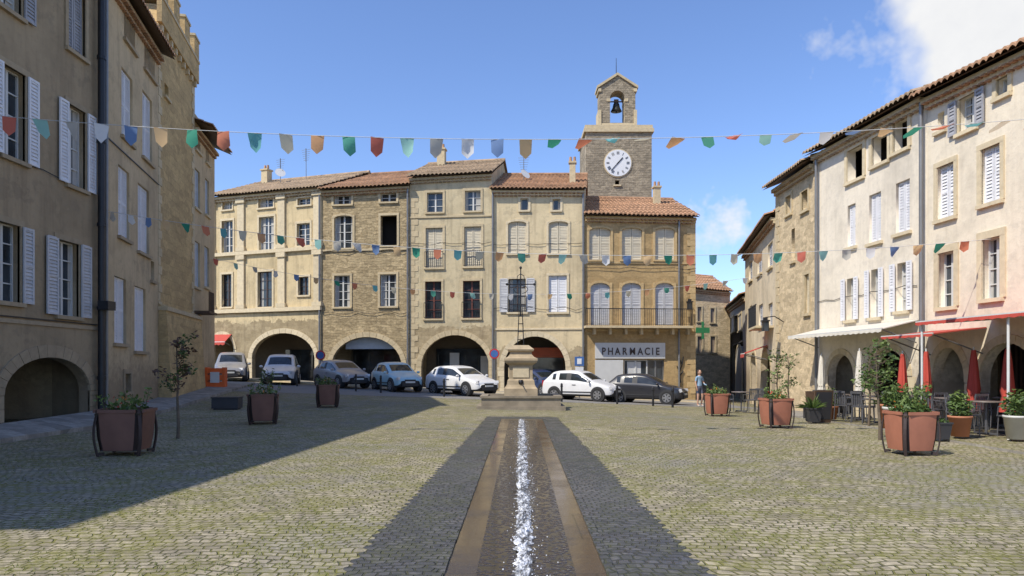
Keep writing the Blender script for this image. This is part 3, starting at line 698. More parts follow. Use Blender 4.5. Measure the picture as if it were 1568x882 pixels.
b.box(-.3,.3,-.47,-.44,1.17,1.55,'trim_pale'); b.box(-.47,-.44,-.3,.3,1.17,1.55,'trim_pale')
b.cyl((0,-.5,1.0),(0,-.78,.95),.025,.02,'iron',8); b.lathe((0,-.49,1.0),[(.08,-.08),(.1,0),(.08,.08)],'iron',10)
b.obj('pillar',e)
b=MB()
for x,y in((-.12,-.12),(.12,-.12),(.12,.12),(-.12,.12)): b.cyl((x,y,2.3),(x*.5,y*.5,3.7),.02,.018,'iron',6)
for z in(2.6,2.9,3.2,3.5): 
    k=.13-.05*(z-2.3)/1.4
    for a,c in(((-k,-k),(k,-k)),((k,-k),(k,k)),((k,k),(-k,k)),((-k,k),(-k,-k))): b.cyl((*a,z),(*c,z),.012,.012,'iron',5)
b.cyl((0,0,3.5),(0,0,5.3),.03,.02,'iron',8); b.cyl((-.5,0,4.7),(.5,0,4.7),.022,.022,'iron',8)
for s_ in(-1,1):
    b.path([(s_*.06,0,4.35),(s_*.2,0,4.4),(s_*.28,0,4.52),(s_*.2,0,4.62),(s_*.08,0,4.6)],.014,'iron',5)
    b.path([(0,0,5.1),(s_*.12,0,5.02),(s_*.14,0,4.9),(0,0,4.8)],.014,'iron',5)
    b.ell((s_*.52,0,4.7),(.05,.05,.05),'iron')
b.ell((0,0,5.33),(.05,.05,.06),'iron'); b.obj('iron_cross',e)
# ---------------------------------------------------------------- cars
def paint(name,c):
    m,nt,b=newmat(name); v=coords(nt); n=noise(nt,v,3,4)
    nt.links.new(ramp(nt,n,[(.3,sc3(c,.92)),(.7,c)]),b.inputs['Base Color']); b.inputs['Roughness'].default_value=.32; b.inputs['Coat Weight'].default_value=.5; b.inputs['Coat Roughness'].default_value=.08; return m
M['tyre']=simple('tyre',(.02,.02,.02),.85); M['rim']=simple('rim',(.42,.42,.43),.35,.7); M['plastic']=simple('black_plastic',(.03,.03,.032),.6)
M['lamp']=simple('headlamp',(.6,.6,.6),.1); M['red']=simple('tail_lamp',(.35,.015,.015),.2); M['plate']=simple('plate',(.65,.65,.6),.5)
def car(px,Y,head,color,L=4.05,W=1.74,H=1.48,name='parked_car'):
    x=wx(px,Y); e=empty(name,place(x,Y,head)); P=paint('car_paint',color)
    st=[(.5,.34,.52,.56,.62,.9),(.485,.22,.62,.68,.80,.86),(.44,.2,.69,.77,.92,.84),(.34,.2,.79,.89,.99,.82),(.255,.2,.87,.96,1,.84),
        (.245,.2,.875,.98,1,.88),(.045,.2,.92,H-.07,1,.77),(.02,.2,.925,H-.045,1,.765),(-.08,.2,.94,H,1,.76),(-.095,.2,.942,H,1,.76),(-.11,.2,.943,H,1,.76),
        (-.26,.2,.965,H-.02,1,.755),(-.28,.2,.97,H-.025,.995,.75),(-.345,.2,.985,H-.07,.985,.735),(-.36,.2,.987,H-.10,.98,.735),(-.455,.2,.99,1.05,.94,.84),(-.47,.2,.96,1.0,.93,.86),(-.492,.24,.72,.78,.88,.86),(-.5,.34,.5,.55,.78,.88)]
    hw=W/2; v=[];f=[];mi=[]
    for (fx_,lo,be,to,wb,wr) in st:
        X=fx_*L; w=hw*wb; r=w*wr
        half=[(w*.9,lo),(w*.985,lo+.1),(w,(lo+be)/2+.05),(w*.985,be-.03),(w*.965,be),(r+.02 if to-be>.2 else w*.93,to-.06 if to-be>.2 else be+(to-be)*.5),(r*.86,to-.01),(r*.4,to+.012)]
        ring=[(X,a,z) for a,z in half]+[(X,-a,z) for a,z in half[::-1]]; v+=ring
    n=16
    mats=[P,M['cglass'],M['plastic']]
    for j in range(len(st)-1):
        for i in range(n):
            k=(i+1)%n
            f.append((j*n+i,j*n+k,(j+1)*n+k,(j+1)*n+i))
            m_=0
            side=i in(4,10)
            if i in(0,14,15): m_=2
            if side and j in(5,6,7,10,12): m_=1
            if side and j in(8,9): m_=2
            if j==5 and i in(6,7,8): m_=1
            if j==14 and i in(6,7,8): m_=1
            mi.append(m_)
    f.append(tuple(range(n))); mi.append(2); f.append(tuple((len(st)-1)*n+i for i in range(n))[::-1]); mi.append(2)
    me=bpy.data.meshes.new('body'); me.from_pydata(v,[],f); [me.materials.append(q_) for q_ in mats]
    me.polygons.foreach_set('material_index',mi); me.polygons.foreach_set('use_smooth',[True]*len(f)); me.update()
    o=bpy.data.objects.new('body',me); COL.objects.link(o); o.parent=e
    s_=o.modifiers.new('s','SUBSURF'); s_.levels=2; s_.render_levels=2
    b=MB(); rr=.315
    for X in(.315*L,-.30*L):
        for q_ in(-1,1):
            b.cyl((X,q_*(hw-.25),rr+.03),(X,q_*(hw+.006),rr+.03),rr+.065,rr+.065,'plastic',24)
            b.cyl((X,q_*(hw-.22),rr),(X,q_*(hw+.014),rr),rr,rr*.97,'tyre',24)
            b.cyl((X,q_*(hw-.22),rr),(X,q_*(hw+.02),rr),rr*.66,rr*.64,'plastic',20)
            for i in range(6):
                a=i*math.pi/3; Mx=Matrix.Translation((X,q_*(hw+.022),rr))@Matrix.Rotation(a,4,'Y'); b.box(0,rr*.64,-.008,.008,-.035,.035,'rim',Mx)
            for i in range(20):
                a=i*math.pi/10; Mx=Matrix.Translation((X,q_*(hw+.022),rr))@Matrix.Rotation(a,4,'Y'); b.box(rr*.58,rr*.67,-.01,.01,-.055,.055,'rim',Mx)
    b.obj('wheels',e)
    b=MB()
    for q_ in(-1,1):
        Mx=Matrix.Translation((.452*L,q_*hw*.66,.65))@Matrix.Rotation(-q_*.55,4,'Z')@Matrix.Rotation(-.35,4,'Y'); b.box(-.05,.09,-.17,.17,-.07,.07,'lamp',Mx)
        Mx=Matrix.Translation((-.478*L,q_*hw*.78,.86))@Matrix.Rotation(q_*.35,4,'Z'); b.box(-.05,.1,-.08,.08,-.16,.14,'red',Mx)
        b.ell((.2*L,q_*(hw+.1),.98),(.06,.1,.07),P)
        b.box(-.04*L,.01*L,q_*(hw+.0),q_*(hw+.015),.78,.81,'plastic')
        b.box(-.22*L,.22*L,q_*(hw-.01),q_*(hw+.012),.42,.47,'plastic')
    b.box(.485*L,.502*L,-.3,.3,.54,.62,'plastic'); b.box(.49*L,.506*L,-.45,.45,.28,.42,'plastic'); b.box(.5*L,.508*L,-.26,.26,.44,.53,'plate')
    b.box(-.505*L,-.495*L,-.26,.26,.52,.62,'plate'); b.box(-.503*L,-.48*L,-.7,.7,.3,.42,'plastic')
    b.obj('fittings',e); return e
r_=math.radians
car(355,42,r_(-72),(.24,.24,.25),4.2,1.78,1.66)
car(431,40.3,r_(-78),(.66,.66,.66),4.0,1.78,1.66)
car(523,39.3,r_(-50),(.30,.30,.31),4.0,1.70,1.50)
car(607,38.1,r_(-58),(.36,.58,.66),3.6,1.66,1.52)
car(707,37.0,r_(-46),(.74,.74,.74),4.2,1.76,1.50)
car(828,40.3,r_(-55),(.03,.05,.12),3.9,1.7,1.45)
car(892,36.4,r_(-32),(.74,.74,.74),3.9,1.72,1.52)
car(990,36.0,r_(-26),(.025,.025,.03),3.9,1.7,1.48)
# ---------------------------------------------------------------- planters, trees
M['rust']=simple('planter_terracotta',(.36,.14,.085),.65,var=.14,scale=3)
M['rust_shade']=simple('planter_terracotta_shade',(.17,.08,.055),.7,var=.18,scale=3)  # darker copy of the terracotta: left-side shade put into the colour
M['strap']=simple('planter_strap',(.045,.03,.028),.6,.2)
M['soil']=simple('soil',(.05,.035,.02),.95)
M['lf']=simple('leaf_green',(.06,.105,.02),.6,var=.35); M['lf2']=simple('leaf_light',(.11,.16,.035),.6,var=.3); M['lf3']=simple('leaf_bronze',(.09,.045,.025),.6,var=.3)
M['fred']=simple('flower_red',(.5,.02,.02),.6); M['forange']=simple('flower_orange',(.6,.2,.02),.6)
M['bark']=simple('bark',(.13,.10,.07),.95,var=.25,scale=12,bmp=.6)
def planter(px,Y,body='rust',s=1.0,rz=0,plant=1,wd=.78):
    x=wx(px,Y); e=empty('corner_strap_planter',place(x,Y,rz)@Matrix.Diagonal((s*wd,s*wd,s,1)))
    b=MB()
    for i in range(4):
        Mx=Matrix.Rotation(i*math.pi/2,4,'Z')
        k=6; v=[]
        for z,ro in((.09,.36),(.3,.395),(.6,.415),(.72,.42)):
            for j in range(k+1):
                q_=-1+2*j/k; v.append(Mx@Vector((q_*(ro-.10),-(ro+.03*(1-q_*q_)),z)))
        n=k+1; b.add(v,[(a*n+j,a*n+j+1,(a+1)*n+j+1,(a+1)*n+j) for a in range(3) for j in range(k)],body,True)
        v=[]
        for z,ro in((.09,.35),(.3,.385),(.6,.405),(.72,.41)):
            v+= [Mx@Vector((ro-.10,-ro,z)),Mx@Vector((ro,-(ro-.10),z))]
        b.add(v,[(0,1,3,2),(2,3,5,4),(4,5,7,6)],'strap')
        b.box(-.33,.33,-.458,-.41,.70,.75,body,Mx)
        if i==0: b.box(-.33,.33,-.33,.33,.08,.10,'strap')
    b.box(-.40,.40,-.40,.40,.66,.69,'soil'); b.obj('body',e)
    b=MB()
    for i in range(4):
        a=i*math.pi/2+math.pi/4; pts=[]
        for t in range(9):
            z=.0+.74*t/8; r=.52+.07*math.sin(math.pi*t/8); pts.append((r,z))
        Mx=Matrix.Rotation(a,4,'Z')
        for (r0,z0),(r1,z1) in zip(pts[:-1],pts[1:]):
            v=[Mx@Vector(p) for p in((r0,-.03,z0),(r0,.03,z0),(r1,.03,z1),(r1,-.03,z1),(r0-.025,-.03,z0),(r0-.025,.03,z0),(r1-.025,.03,z1),(r1-.025,-.03,z1))]
            b.add(v,[(0,1,2,3),(7,6,5,4),(0,3,7,4),(1,5,6,2)],'strap')
        b.box(.40,.52,-.028,.028,.02,.06,'strap',Mx); b.box(.44,.53,-.028,.028,.72,.745,'strap',Mx)
    b.obj('straps',e)
    b=MB()
    b.leaves((0,0,.77),(.42,.42,.11),int(260*plant),.055,'lf',0); b.leaves((.05,0,.82),(.34,.34,.17),int(200*plant),.05,'lf2',0)
    for m_ in('fred','forange'): b.leaves((0,0,.86),(.4,.4,.12),10,.035,m_,.3)
    for i in range(int(9+8*plant)):
        a=ru(0,6.28); r=ru(.05,.36); h=ru(.88,1.08)*(1 if plant<1.5 else 1.2); b.cyl((r*math.cos(a),r*math.sin(a),.7),(1.3*r*math.cos(a),1.3*r*math.sin(a),h),.008,.004,'lf',4,False); b.leaves((1.3*r*math.cos(a),1.3*r*math.sin(a),h-.08),(.07,.07,.14),10,.04,'lf2',0)
    b.obj('plants',e)
    return e
planter(193,13.0,'rust_shade',1.1,.12,.3,.86); planter(403,19.6,'rust_shade',1.08,.3,.25,.84); planter(502,25.8,'rust_shade',1.08,.2,.3,.84)
planter(1394,13.0,'rust',1.04,.1,1.5); planter(1188,18.7,'rust',1.02,.15,.5); planter(1098,24.2,'rust',1.02,.1,.5)
def tree(px,Y,h,lm,spread=.55,n=500,name='sapling_tree',crown=.55,lean=0):
    x=wx(px,Y); e=empty(name,place(x,Y,ru(0,6))); b=MB(); l=MB()
    pts=[Vector((0,0,-.1))]; k=7
    for i in range(1,k+1): pts.append(Vector((ru(-.03,.03)+lean*i/k,ru(-.03,.03),h*.93*i/k)))
    for i in range(k): b.cyl(pts[i],pts[i+1],.035*(1-i/k*.75)*h/2.2,.035*(1-(i+1)/k*.75)*h/2.2,'bark',8,False)
    for i in range(15):
        t=ru(crown*.85,.97); o=pts[int(t*k)].lerp(pts[min(k,int(t*k)+1)],t*k-int(t*k))
        a=ru(0,6.28); ln=spread*ru(.5,1.0)*(1.25-t*.5); tip=o+Vector((math.cos(a)*ln,math.sin(a)*ln,ru(.25,.6)*ln+.05))
        mid=o.lerp(tip,.5)+Vector((0,0,-.03))
        b.cyl(o,mid,.012,.009,'bark',5,False); b.cyl(mid,tip,.009,.004,'bark',5,False)
        for c in(mid,tip,o.lerp(tip,.75)):
            cl=ru(.07,.17); l.leaves(c,(cl,cl,cl*.9),int(n/45),.05,lm if R()<.7 else 'lf2' if lm!='lf3' else 'lf',0)
    b.obj('trunk',e); l.obj('leaves',e); return e
tree(272,15.8,2.3,'lf3',.5,560); tree(1347,15.5,2.25,'lf',.45,460,lean=.1); tree(1190,20,2.1,'lf2',.35,200); tree(1207,24,2.2,'lf',.35,250)
tree(1330,19.5,2.2,'lf2',.4,300); tree(409,24,1.4,'lf',.3,150)
def pot(x,y,r,h,m,kind=1,name='potted_plant',sq=False):
    e=empty(name,place(x,y)); b=MB()
    b.lathe((0,0,0.05),[(r*.72,0),(r*.95,h*.9),(r*1.03,h*.9),(r*1.03,h),(r*.9,h),(r*.88,h*.93)],m,4 if sq else 20,sq); b.obj('pot',e)
    l=MB()
    if kind==1: l.leaves((0,0,h+.25),(r*1.05,r*1.05,.3),420,.05,'lf',0); l.leaves((0,0,h+.33),(r*.9,r*.9,.3),160,.05,'lf2',0)
    if kind==2:
        for i in range(60):
            a=ru(0,6.28);el=ru(.2,1.4);ln=ru(.35,.6); d=Vector((math.cos(a)*math.cos(el),math.sin(a)*math.cos(el),math.sin(el))); p=Vector((0,0,h)); s_=d.cross(Vector((0,0,1))).normalized()*.02
            q_=p+d*ln*.6; t_=p+d*ln+Vector((0,0,-.08)); l.add([p-s_,p+s_,q_+s_,t_,q_-s_],[(0,1,2,3,4)],'lf' if R()<.6 else 'lf2')
    if kind==0: l.leaves((0,0,h+.05),(r*.7,r*.7,.08),150,.04,'lf',0)
    l.obj('plant',e)
M['tc']=simple('terracotta',(.42,.17,.09),.8); M['wpot']=simple('white_pot',(.55,.54,.5),.6); M['gpot']=simple('dark_pot',(.04,.04,.045),.6)
pot(wx(1470,15.8),15.8,.24,.45,'tc',1); pot(wx(1556,15.2),15.2,.24,.50,'wpot',1); pot(wx(1370,16.6),16.6,.26,.6,'wpot',1)
pot(wx(1245,20.5),20.5,.28,.40,'gpot',2,sq=True); pot(wx(1365,17.8),17.8,.28,.6,'tc',2); pot(wx(1440,15.2),15.2,.24,.36,'gpot',0,sq=True)
pot(wx(1272,22),22,.22,.4,'tc',1)
def block(x,y,w,d,h,m,name):
    b=MB(); b.box(-w/2,w/2,-d/2,d/2,.04,h,m); b.box(-w/2-.02,w/2+.02,-d/2-.02,d/2+.02,h,h+.04,m); b.box(-w/2+.05,w/2-.05,-d/2+.05,d/2-.05,0,.04,m)
    return b.obj(name,None,place(x,y,.1))
block(wx(348,24.2),24.2,.85,.6,.38,'gpot','planter_box'); block(wx(1250,22.4),22.4,.6,.5,.4,'gpot','planter_box')
M['orange']=simple('orange_plastic',(.75,.13,.02),.5)
b=MB()
for z in(.1,.42,.74): b.box(-.42,.42,-.3,.3,z,z+.24,'orange')
for q_ in(-.38,.38): b.box(q_-.06,q_+.06,-.32,.32,0,1.02,'orange')
b.box(-.2,.2,-.33,-.305,.3,.8,'frame_white'); b.obj('orange_barrier',None,place(wx(331,34),34,.2))
for px,Y in((545,36),(583,35.5),(680,34.2),(945,33),(1000,32),(1030,31),(455,38),(860,33.5)):
    b=MB(); b.cyl((0,0,-.05),(0,0,.72),.05,.05,'iron',12); b.lathe((0,0,.7),[(.065,0),(.065,.04),(.05,.08),(.06,.12),(.03,.17)],'iron',12); b.obj('bollard',None,place(wx(px,Y),Y))
M['sblue']=simple('sign_blue',(.05,.13,.34),.4); M['sred']=simple('sign_red',(.5,.03,.03),.4); M['swhite']=simple('sign_white',(.7,.7,.7),.4)
def sign(px,Y,h,kind):
    e=empty('traffic_sign',place(wx(px,Y),Y)); b=MB(); b.cyl((0,0,-.1),(0,0,h),.03,.03,'zinc',8); b.obj('pole',e)
    b=MB(); b.tf=lambda x,y,z:(x,-.035-z,y)
    if kind=='sq': b.box(-.25,.25,h-.55,h-.05,0,.02,'sblue'); b.box(-.12,.12,h-.45,h-.15,.021,.03,'swhite'); b.box(-.22,.22,h-.85,h-.6,0,.02,'swhite')
    else:
        disc(b,0,h-.3,0,.27,'sred',24,.02); disc(b,0,h-.3,.02,.20,'sblue' if kind=='np' else 'swhite',24,.008)
    b.tf=None; b.obj('panel',e)
sign(757,38.5,2.5,'np'); sign(887,38.7,2.3,'sq'); sign(491,40,2.0,'np')
# ---------------------------------------------------------------- awnings / cafe
M['redcl']=simple('red_canvas',(.44,.06,.04),.8,var=.08); M['wcl']=simple('cream_canvas',(.62,.58,.5),.8,var=.08)
def awning(bl,u0,u1,zw,zf,n,m,posts=True,name='awning',val=.22):
    b=MB()
    b.add([(u0,zw,.02),(u1,zw,.02),(u1,zf,n),(u0,zf,n),(u0,zw-.03,.02),(u1,zw-.03,.02),(u1,zf-.03,n),(u0,zf-.03,n)],[(0,3,2,1),(4,5,6,7),(0,4,7,3),(1,2,6,5)],m)
    sg=max(4,int((u1-u0)/.3)); 
    for i in range(sg):
        a=u0+(u1-u0)*i/sg; c=u0+(u1-u0)*(i+1)/sg; mm=(a+c)/2
        b.add([(a,zf,n+.01),(c,zf,n+.01),(c,zf-val*.75,n+.02),(mm,zf-val,n+.03),(a,zf-val*.75,n+.02)],[(4,3,2,1,0)],m)
    b.box(u0,u1,zf-.03,zf+.02,n-.02,n+.012,'frame_white')
    if posts:
        u=u0+.1
        while u<=u1: 
            b.cyl((u,-.2,n-.1),(u,zf,n-.1),.03,.03,'frame_white',8); b.cyl((u,zf-.05,n-.1),(u,zw-.1,.05),.02,.02,'frame_white',6); u+=(u1-u0-.2)/2
    else:
        for u in(u0+.1,u1-.1): b.cyl((u,zf-.02,n-.05),(u,zw-.7,.05),.02,.02,'zinc',6)
    return b.obj(name,bl.e)
ua=R1.U(1424)
awning(R1,ua,ua+2.3,2.62,2.45,1.5,'redcl',False,val=.09); awning(R1,ua+2.5,ua+8.5,2.9,2.72,2.1,'redcl',True,val=.10)
awning(R2,.2,R2.w-.3,3.0,2.72,1.2,'wcl',False,val=.12)
awning(R4,R4.w-4.2,R4.w-2.4,2.6,2.2,1.1,'redcl',False); awning(A,A.U(325),A.U(355),3.6,3.1,.6,'redcl',False)
ba=MB(); ba.box(B.U(525),B.U(602),2.6,3.6,-.5,-.46,'sh_blue'); ba.obj('arch_canvas',B.e)
ba=MB(); ba.box(D.U(800),D.U(862),2.1,2.7,-2.6,-2.5,'orange'); ba.box(D.U(790),D.U(800),0,2.5,-2.4,-2.3,'frame_white'); ba.obj('shop_sign',D.e)
ba=MB(); ba.box(C.U(675),C.U(690),-.2,2.4,-2.6,-2.5,'frame_white');ba.box(C.U(725),C.U(738),-.2,2.2,-2.6,-2.5,'frame_white'); ba.obj('shop_doors',C.e)
def parasol(x,y,m,h=2.5):
    b=MB(); b.cyl((0,0,0),(0,0,h+.08),.025,.02,'frame_white',8); b.box(-.25,.25,-.25,.25,0,.07,'gpot')
    k=24; v=[]; prof=[(.04,h),(.07,h-.25),(.10,h-.7),(.125,h-1.0),(.10,h-1.12),(.13,h-1.3),(.16,h-1.5)]
    for r,z in prof:
        for i in range(k): a=2*math.pi*i/k; q_=r*(1+.28*math.cos(a*8)); v.append((q_*math.cos(a),q_*math.sin(a),z))
    b.add(v,[(j*k+i,(j+1)*k+i,(j+1)*k+(i+1)%k,j*k+(i+1)%k) for j in range(len(prof)-1) for i in range(k)],m,True)
    b.lathe((0,0,h-1.14),[(.11,0),(.12,.02),(.11,.05)],m,12)
    b.obj('closed_parasol',None,place(x,y))
for px,Y in((1382,20.5),(1418,19),(1491,18.2),(1543,17)): parasol(wx(px,Y),Y,'redcl',2.0)
for px,Y in((1316,23),(1258,26)): parasol(wx(px,Y),Y,'wcl',2.2)
M['alu']=simple('chair_metal',(.13,.13,.14),.4,.4); M['ttop']=simple('table_top',(.16,.13,.11),.4)
def chair(x,y,rz):
    b=MB()
    for sx in(-.2,.2):
        b.cyl((sx,-.2,0),(sx*.95,-.18,.45),.014,.014,'alu',6); b.path([(sx,.24,0),(sx*.95,.2,.45),(sx*.9,.27,.86)],.014,'alu',6)
        b.path([(sx*1.15,-.18,.45),(sx*1.15,-.16,.65),(sx*1.15,.2,.67)],.014,'alu',6)
    b.box(-.22,.22,-.21,.21,.44,.465,'alu')
    for i in range(5): b.box(-.17+.075*i,-.13+.075*i,.21,.23,.5,.84,'alu')
    b.box(-.19,.19,.245,.27,.82,.88,'alu'); b.obj('cafe_chair',None,place(x,y,rz)@Matrix.Translation((0,0,.05)))
def table(x,y):
    b=MB(); b.lathe((0,0,0.05),[(.36,.72),(.36,.75),(.02,.752)],'ttop',20); b.cyl((0,0,.05),(0,0,.78),.03,.03,'alu',8)
    for i in range(4): Mx=Matrix.Rotation(i*math.pi/2+.4,4,'Z'); b.box(0,.28,-.02,.02,.05,.09,'alu',Mx)
    b.obj('cafe_table',None,place(x,y))
for px,Y in((1285,23.5),(1320,21.5),(1300,26),(1350,20),(1510,16.3),(1545,18.5),(1135,27),(1400,19.6),(1455,18)):
    x=wx(px,Y); table(x,Y)
    for a in(0.3,1.9,3.5,5.0):
        if R()<.85: chair(x+.62*math.sin(a),Y-.62*math.cos(a),a+math.pi+ru(-.3,.3))
def board(x,y):
    b=MB(); Mx=Matrix.Rotation(.12,4,'X'); b.box(-.3,.3,-.02,.02,0,.95,'wood',Mx); b.box(-.25,.25,-.026,-.021,.1,.9,'gpot',Mx); b.box(-.3,.3,.2,.24,0,.94,'wood',Matrix.Rotation(-.12,4,'X')); b.obj('menu_board',None,place(x,y,.2))
board(wx(1258,21),21)
def lantern(b_,px,py,out=.7):
    b=MB(); u=b_.U(px); z=b_.Z(px,py)
    b.path([(u,z+.2,0),(u,z+.45,out*.5),(u,z+.4,out)],.02,'iron',6)
    b.box(u-.12,u+.12,z-.2,z+.22,out-.12,out+.12,'glass'); b.box(u-.16,u+.16,z+.22,z+.28,out-.16,out+.16,'iron'); b.box(u-.08,u+.08,z+.28,z+.4,out-.08,out+.08,'iron')
    for a in(-.12,.10):
        for c in(-.12,.10): b.box(u+a-.003,u+a+.023,z-.2,z+.22,out+c-.003,out+c+.023,'iron')
    b.obj('wall_lantern',b_.e)
lantern(R3,1200,500,.8); lantern(E,1052,470,.5)
# ---------------------------------------------------------------- bunting
FC=[('flag_orange',(.72,.40,.20)),('flag_green',(.12,.45,.34)),('flag_red',(.62,.17,.12)),('flag_teal',(.35,.65,.60)),('flag_grey',(.55,.53,.48)),('flag_white',(.78,.78,.78)),('flag_blue',(.17,.27,.48)),('flag_peach',(.72,.50,.27)),('flag_dgreen',(.05,.33,.22)),('flag_red2',(.68,.24,.14)),('flag_aqua',(.18,.50,.52)),('flag_cream',(.72,.66,.5))]
for n_,c in FC:
    m,nt,b=newmat(n_); b.inputs['Base Color'].default_value=(*c,1); b.inputs['Roughness'].default_value=.8
    tr=nt.nodes.new('ShaderNodeBsdfTranslucent'); tr.inputs[0].default_value=(*c,1); mx=nt.nodes.new('ShaderNodeMixShader'); mx.inputs[0].default_value=.35
    out=nt.nodes['Material Output']; nt.links.new(b.outputs[0],mx.inputs[1]); nt.links.new(tr.outputs[0],mx.inputs[2]); nt.links.new(mx.outputs[0],out.inputs[0]); M[n_]=m
def bunting(p0,p1,sag,spacing,fw,fh,lift,phase=0):
    p0=Vector(p0);p1=Vector(p1);Ln=(p1-p0).length; b=MB(); pts=[]
    f=lambda t:p0.lerp(p1,t)-Vector((0,0,4*sag*t*(1-t)))
    for i in range(61): pts.append(f(i/60))
    b.path(pts,.007,'frame_white',4)
    s=.25;i=phase
    while s<Ln-.25:
        t=s/Ln; c=f(t); d=(f(min(1,t+.01))-f(max(0,t-.01))).normalized()
        an=lift(t)+ru(-.3,.3); wind=Vector((ru(-.5,.5),1 if an>0 else -1,0)).normalized(); 
        dn=(Vector((0,0,-1))*math.cos(an)+wind*abs(math.sin(an))).normalized(); sd_=(d+wind*ru(-.45,.45)+Vector((0,0,ru(-.12,.12)))).normalized()
        nn=sd_.cross(dn); cv=ru(-.05,.05)
        v=[]
        for r in range(4):
            q_=r/3
            for k in(-.5,0,.5):
                hh=fh*(q_*.72 if k else q_)
                v.append(c+sd_*(fw*k*(1-.1*q_))+dn*hh+nn*(cv*math.sin(3*q_+k*3)*1.0))
        b.add(v,[(r*3+k,r*3+k+1,r*3+k+4,r*3+k+3) for r in range(3) for k in range(2)],FC[i%len(FC)][0],True)
        s+=spacing*ru(.93,1.07);i+=1
    return b.obj('bunting')
bunting((-11.95,14.9,6.9),(12.7,15.1,6.95),.60,.63,.27,.40,lambda t:.15 if t<.52 else 1.42)
bunting((-12.1,21.3,6.2),(12.5,18.7,4.9),.82,.58,.22,.29,lambda t:.35,phase=4)
bunting((-15.1,36,7.0),(12.6,36.2,6.15),1.35,1.0,.25,.33,lambda t:.4,phase=2)
# ---------------------------------------------------------------- person
def person(px,Y,rz):
    x=wx(px,Y); e=empty('standing_woman',place(x,Y,rz))
    me=bpy.data.meshes.new('body')
    V=[(0,0,.95,.13,.10),(0,0,1.12,.115,.085),(0,0,1.32,.15,.10),(0,.01,1.42,.07,.06),(0,.0,1.50,.048,.048),
       (-.09,0,.88,.09,.09),(-.10,-.02,.50,.058,.058),(-.10,.02,.09,.036,.036),(-.10,-.12,.035,.035,.028),
       (.09,0,.88,.09,.09),(.12,-.07,.50,.058,.058),(.13,.02,.09,.036,.036),(.14,-.12,.035,.035,.028),
       (-.17,.01,1.38,.05,.05),(-.22,.02,1.12,.038,.038),(-.22,-.06,.88,.026,.026),
       (.17,.01,1.38,.05,.05),(.24,.0,1.13,.038,.038),(.18,-.18,1.02,.026,.026)]
    Ed=[(0,1),(1,2),(2,3),(3,4),(0,5),(5,6),(6,7),(7,8),(0,9),(9,10),(10,11),(11,12),(2,13),(13,14),(14,15),(2,16),(16,17),(17,18)]
    for base,dr in((15,Vector((0,-.15,-1))),(18,Vector((-.3,-1,0)))):
        p=Vector(V[base][:3]); dr=dr.normalized(); sidev=dr.cross(Vector((1,0,0))).normalized()
        pi=len(V); V.append((*(p+dr*.07),.022,.018)); Ed.append((base,pi))
        for j,o_ in enumerate((-.027,-.009,.009,.027)):
            q1=p+dr*.10+sidev*o_; q2=q1+dr*(.04+.008*(j in(1,2)))+Vector((.006,0,0)); V.append((*q1,.009,.009)); V.append((*q2,.007,.007)); Ed.append((pi,len(V)-2)); Ed.append((len(V)-2,len(V)-1))
        q1=p+dr*.05+sidev*.04; V.append((*q1,.010,.010)); Ed.append((pi,len(V)-1))
    me.from_pydata([v[:3] for v in V],Ed,[]); o=bpy.data.objects.new('tmp',me); COL.objects.link(o)
    o.modifiers.new('k','SKIN'); o.modifiers.new('s','SUBSURF').levels=2
    for i,d in enumerate(me.skin_vertices[0].data): d.radius=(V[i][3],V[i][4]); d.use_root=(i==0)
    bpy.context.view_layer.update(); m2=bpy.data.meshes.new_from_object(o.evaluated_get(bpy.context.evaluated_depsgraph_get())); bpy.data.objects.remove(o)
    for m_ in(simple('skin',(.50,.30,.21),.6,var=.04),simple('top_blue',(.25,.38,.52),.85),simple('shorts',(.10,.11,.16),.85),M['wpot']): m2.materials.append(m_)
    for p in m2.polygons:
        c=p.center; p.use_smooth=True
        p.material_index=3 if c.z<.07 else 0 if c.z<.62 else 2 if c.z<.98 and abs(c.x)<.19 else 1 if (c.z<1.44 and (abs(c.x)<.19 or c.z>1.2)) else 0
    o=bpy.data.objects.new('body',m2); COL.objects.link(o); o.parent=e
    b=MB(); sk=m2.materials[0]; hr=simple('hair',(.09,.05,.03),.7)
    b.ell((0,-.01,1.60),(.073,.088,.112),sk,16,12); b.ell((0,.022,1.625),(.083,.092,.10),hr,16,10); b.ell((0,.075,1.52),(.06,.035,.10),hr,12,8)
    b.ell((0,-.102,1.585),(.012,.02,.02),sk); b.ell((0,-.09,1.545),(.024,.01,.007),M['redcl'])
    for q_ in(-1,1): b.ell((q_*.028,-.088,1.61),(.011,.008,.007),M['iron']); b.ell((q_*.075,0,1.59),(.012,.02,.03),sk)
    b.obj('head',e)
person(1071,33.5,.5)
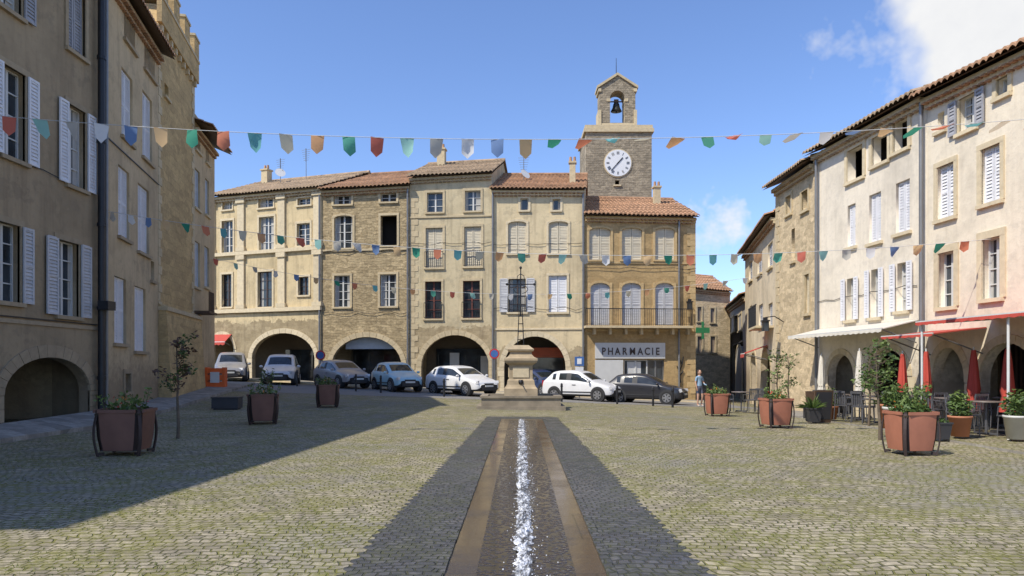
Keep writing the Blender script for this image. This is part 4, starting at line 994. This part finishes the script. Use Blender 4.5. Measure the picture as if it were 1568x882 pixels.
# ---------------------------------------------------------------- light
el=math.radians(50); hx,hy=-.80,-.60
sd=Vector((hx*math.cos(el),hy*math.cos(el),math.sin(el)))
l=bpy.data.lights.new('sun','SUN'); l.energy=5.0; l.angle=math.radians(.5); l.color=(1,.93,.80)
lo=bpy.data.objects.new('sun',l); COL.objects.link(lo); lo.rotation_euler=(-sd).to_track_quat('-Z','Y').to_euler(); lo.location=(0,0,40)
w=bpy.data.worlds.new('World'); sc.world=w; w.use_nodes=True; nt=w.node_tree; bg=nt.nodes['Background']
sky=nt.nodes.new('ShaderNodeTexSky'); sky.sky_type='NISHITA'; sky.sun_disc=False; sky.sun_elevation=el; sky.sun_rotation=math.atan2(hx,hy); sky.altitude=200; sky.air_density=1.0; sky.dust_density=.4; sky.ozone_density=2.5
tc=nt.nodes.new('ShaderNodeTexCoord'); G=tc.outputs['Generated']
def cloud(d,r0,r1,dens):
    vm=nt.nodes.new('ShaderNodeVectorMath'); vm.operation='DOT_PRODUCT'; nt.links.new(G,vm.inputs[0]); vm.inputs[1].default_value=Vector(d).normalized()
    return ramp(nt,vm.outputs['Value'],[(math.cos(r0),0),(math.cos(r1),dens)])
nz=noise(nt,G,5,4,.6); nz2=noise(nt,G,14,4,.65)
def addm(a,c):
    ad=nt.nodes.new('ShaderNodeMath'); ad.operation='ADD'; nt.links.new(a,ad.inputs[0]); nt.links.new(c,ad.inputs[1]); return ad.outputs[0]
mk=ramp(nt,addm(cloud(((1600-CX)/F,1,(HZ-20)/F),r_(10.5),r_(4),.62),nz),[(.76,0),(.90,1)])
mk2=ramp(nt,addm(cloud(((1380-CX)/F,1,(HZ-30)/F),r_(9),r_(2),.3),nz2),[(.74,0),(1.0,.6)])
mk3=ramp(nt,addm(cloud(((1078-CX)/F,1,(HZ-345)/F),r_(2.2),r_(.6),.45),nz2),[(.78,0),(.98,.8)])
cc=mix(nt,nz2,(6.4,6.5,6.8),(8.0,8.0,7.9))
base=mix(nt,1.0,sky.outputs[0],(1.32,1.42,1.72),'MULTIPLY')
col=mix(nt,mk2,base,cc); col=mix(nt,mk3,col,cc); col=mix(nt,mk,col,cc)
nt.links.new(col,bg.inputs['Color']); bg.inputs['Strength'].default_value=.125
sc.view_settings.view_transform='Standard'; sc.view_settings.look='None'; sc.view_settings.exposure=0
# ---------------------------------------------------------------- camera
cam=bpy.data.cameras.new('camera'); cam.lens=F/1568*36; cam.sensor_width=36; cam.shift_y=(HZ-441)/1568; cam.clip_end=3000
co=bpy.data.objects.new('camera',cam); COL.objects.link(co); co.location=(0,0,EYE); co.rotation_euler=(math.pi/2,0,0); sc.camera=co
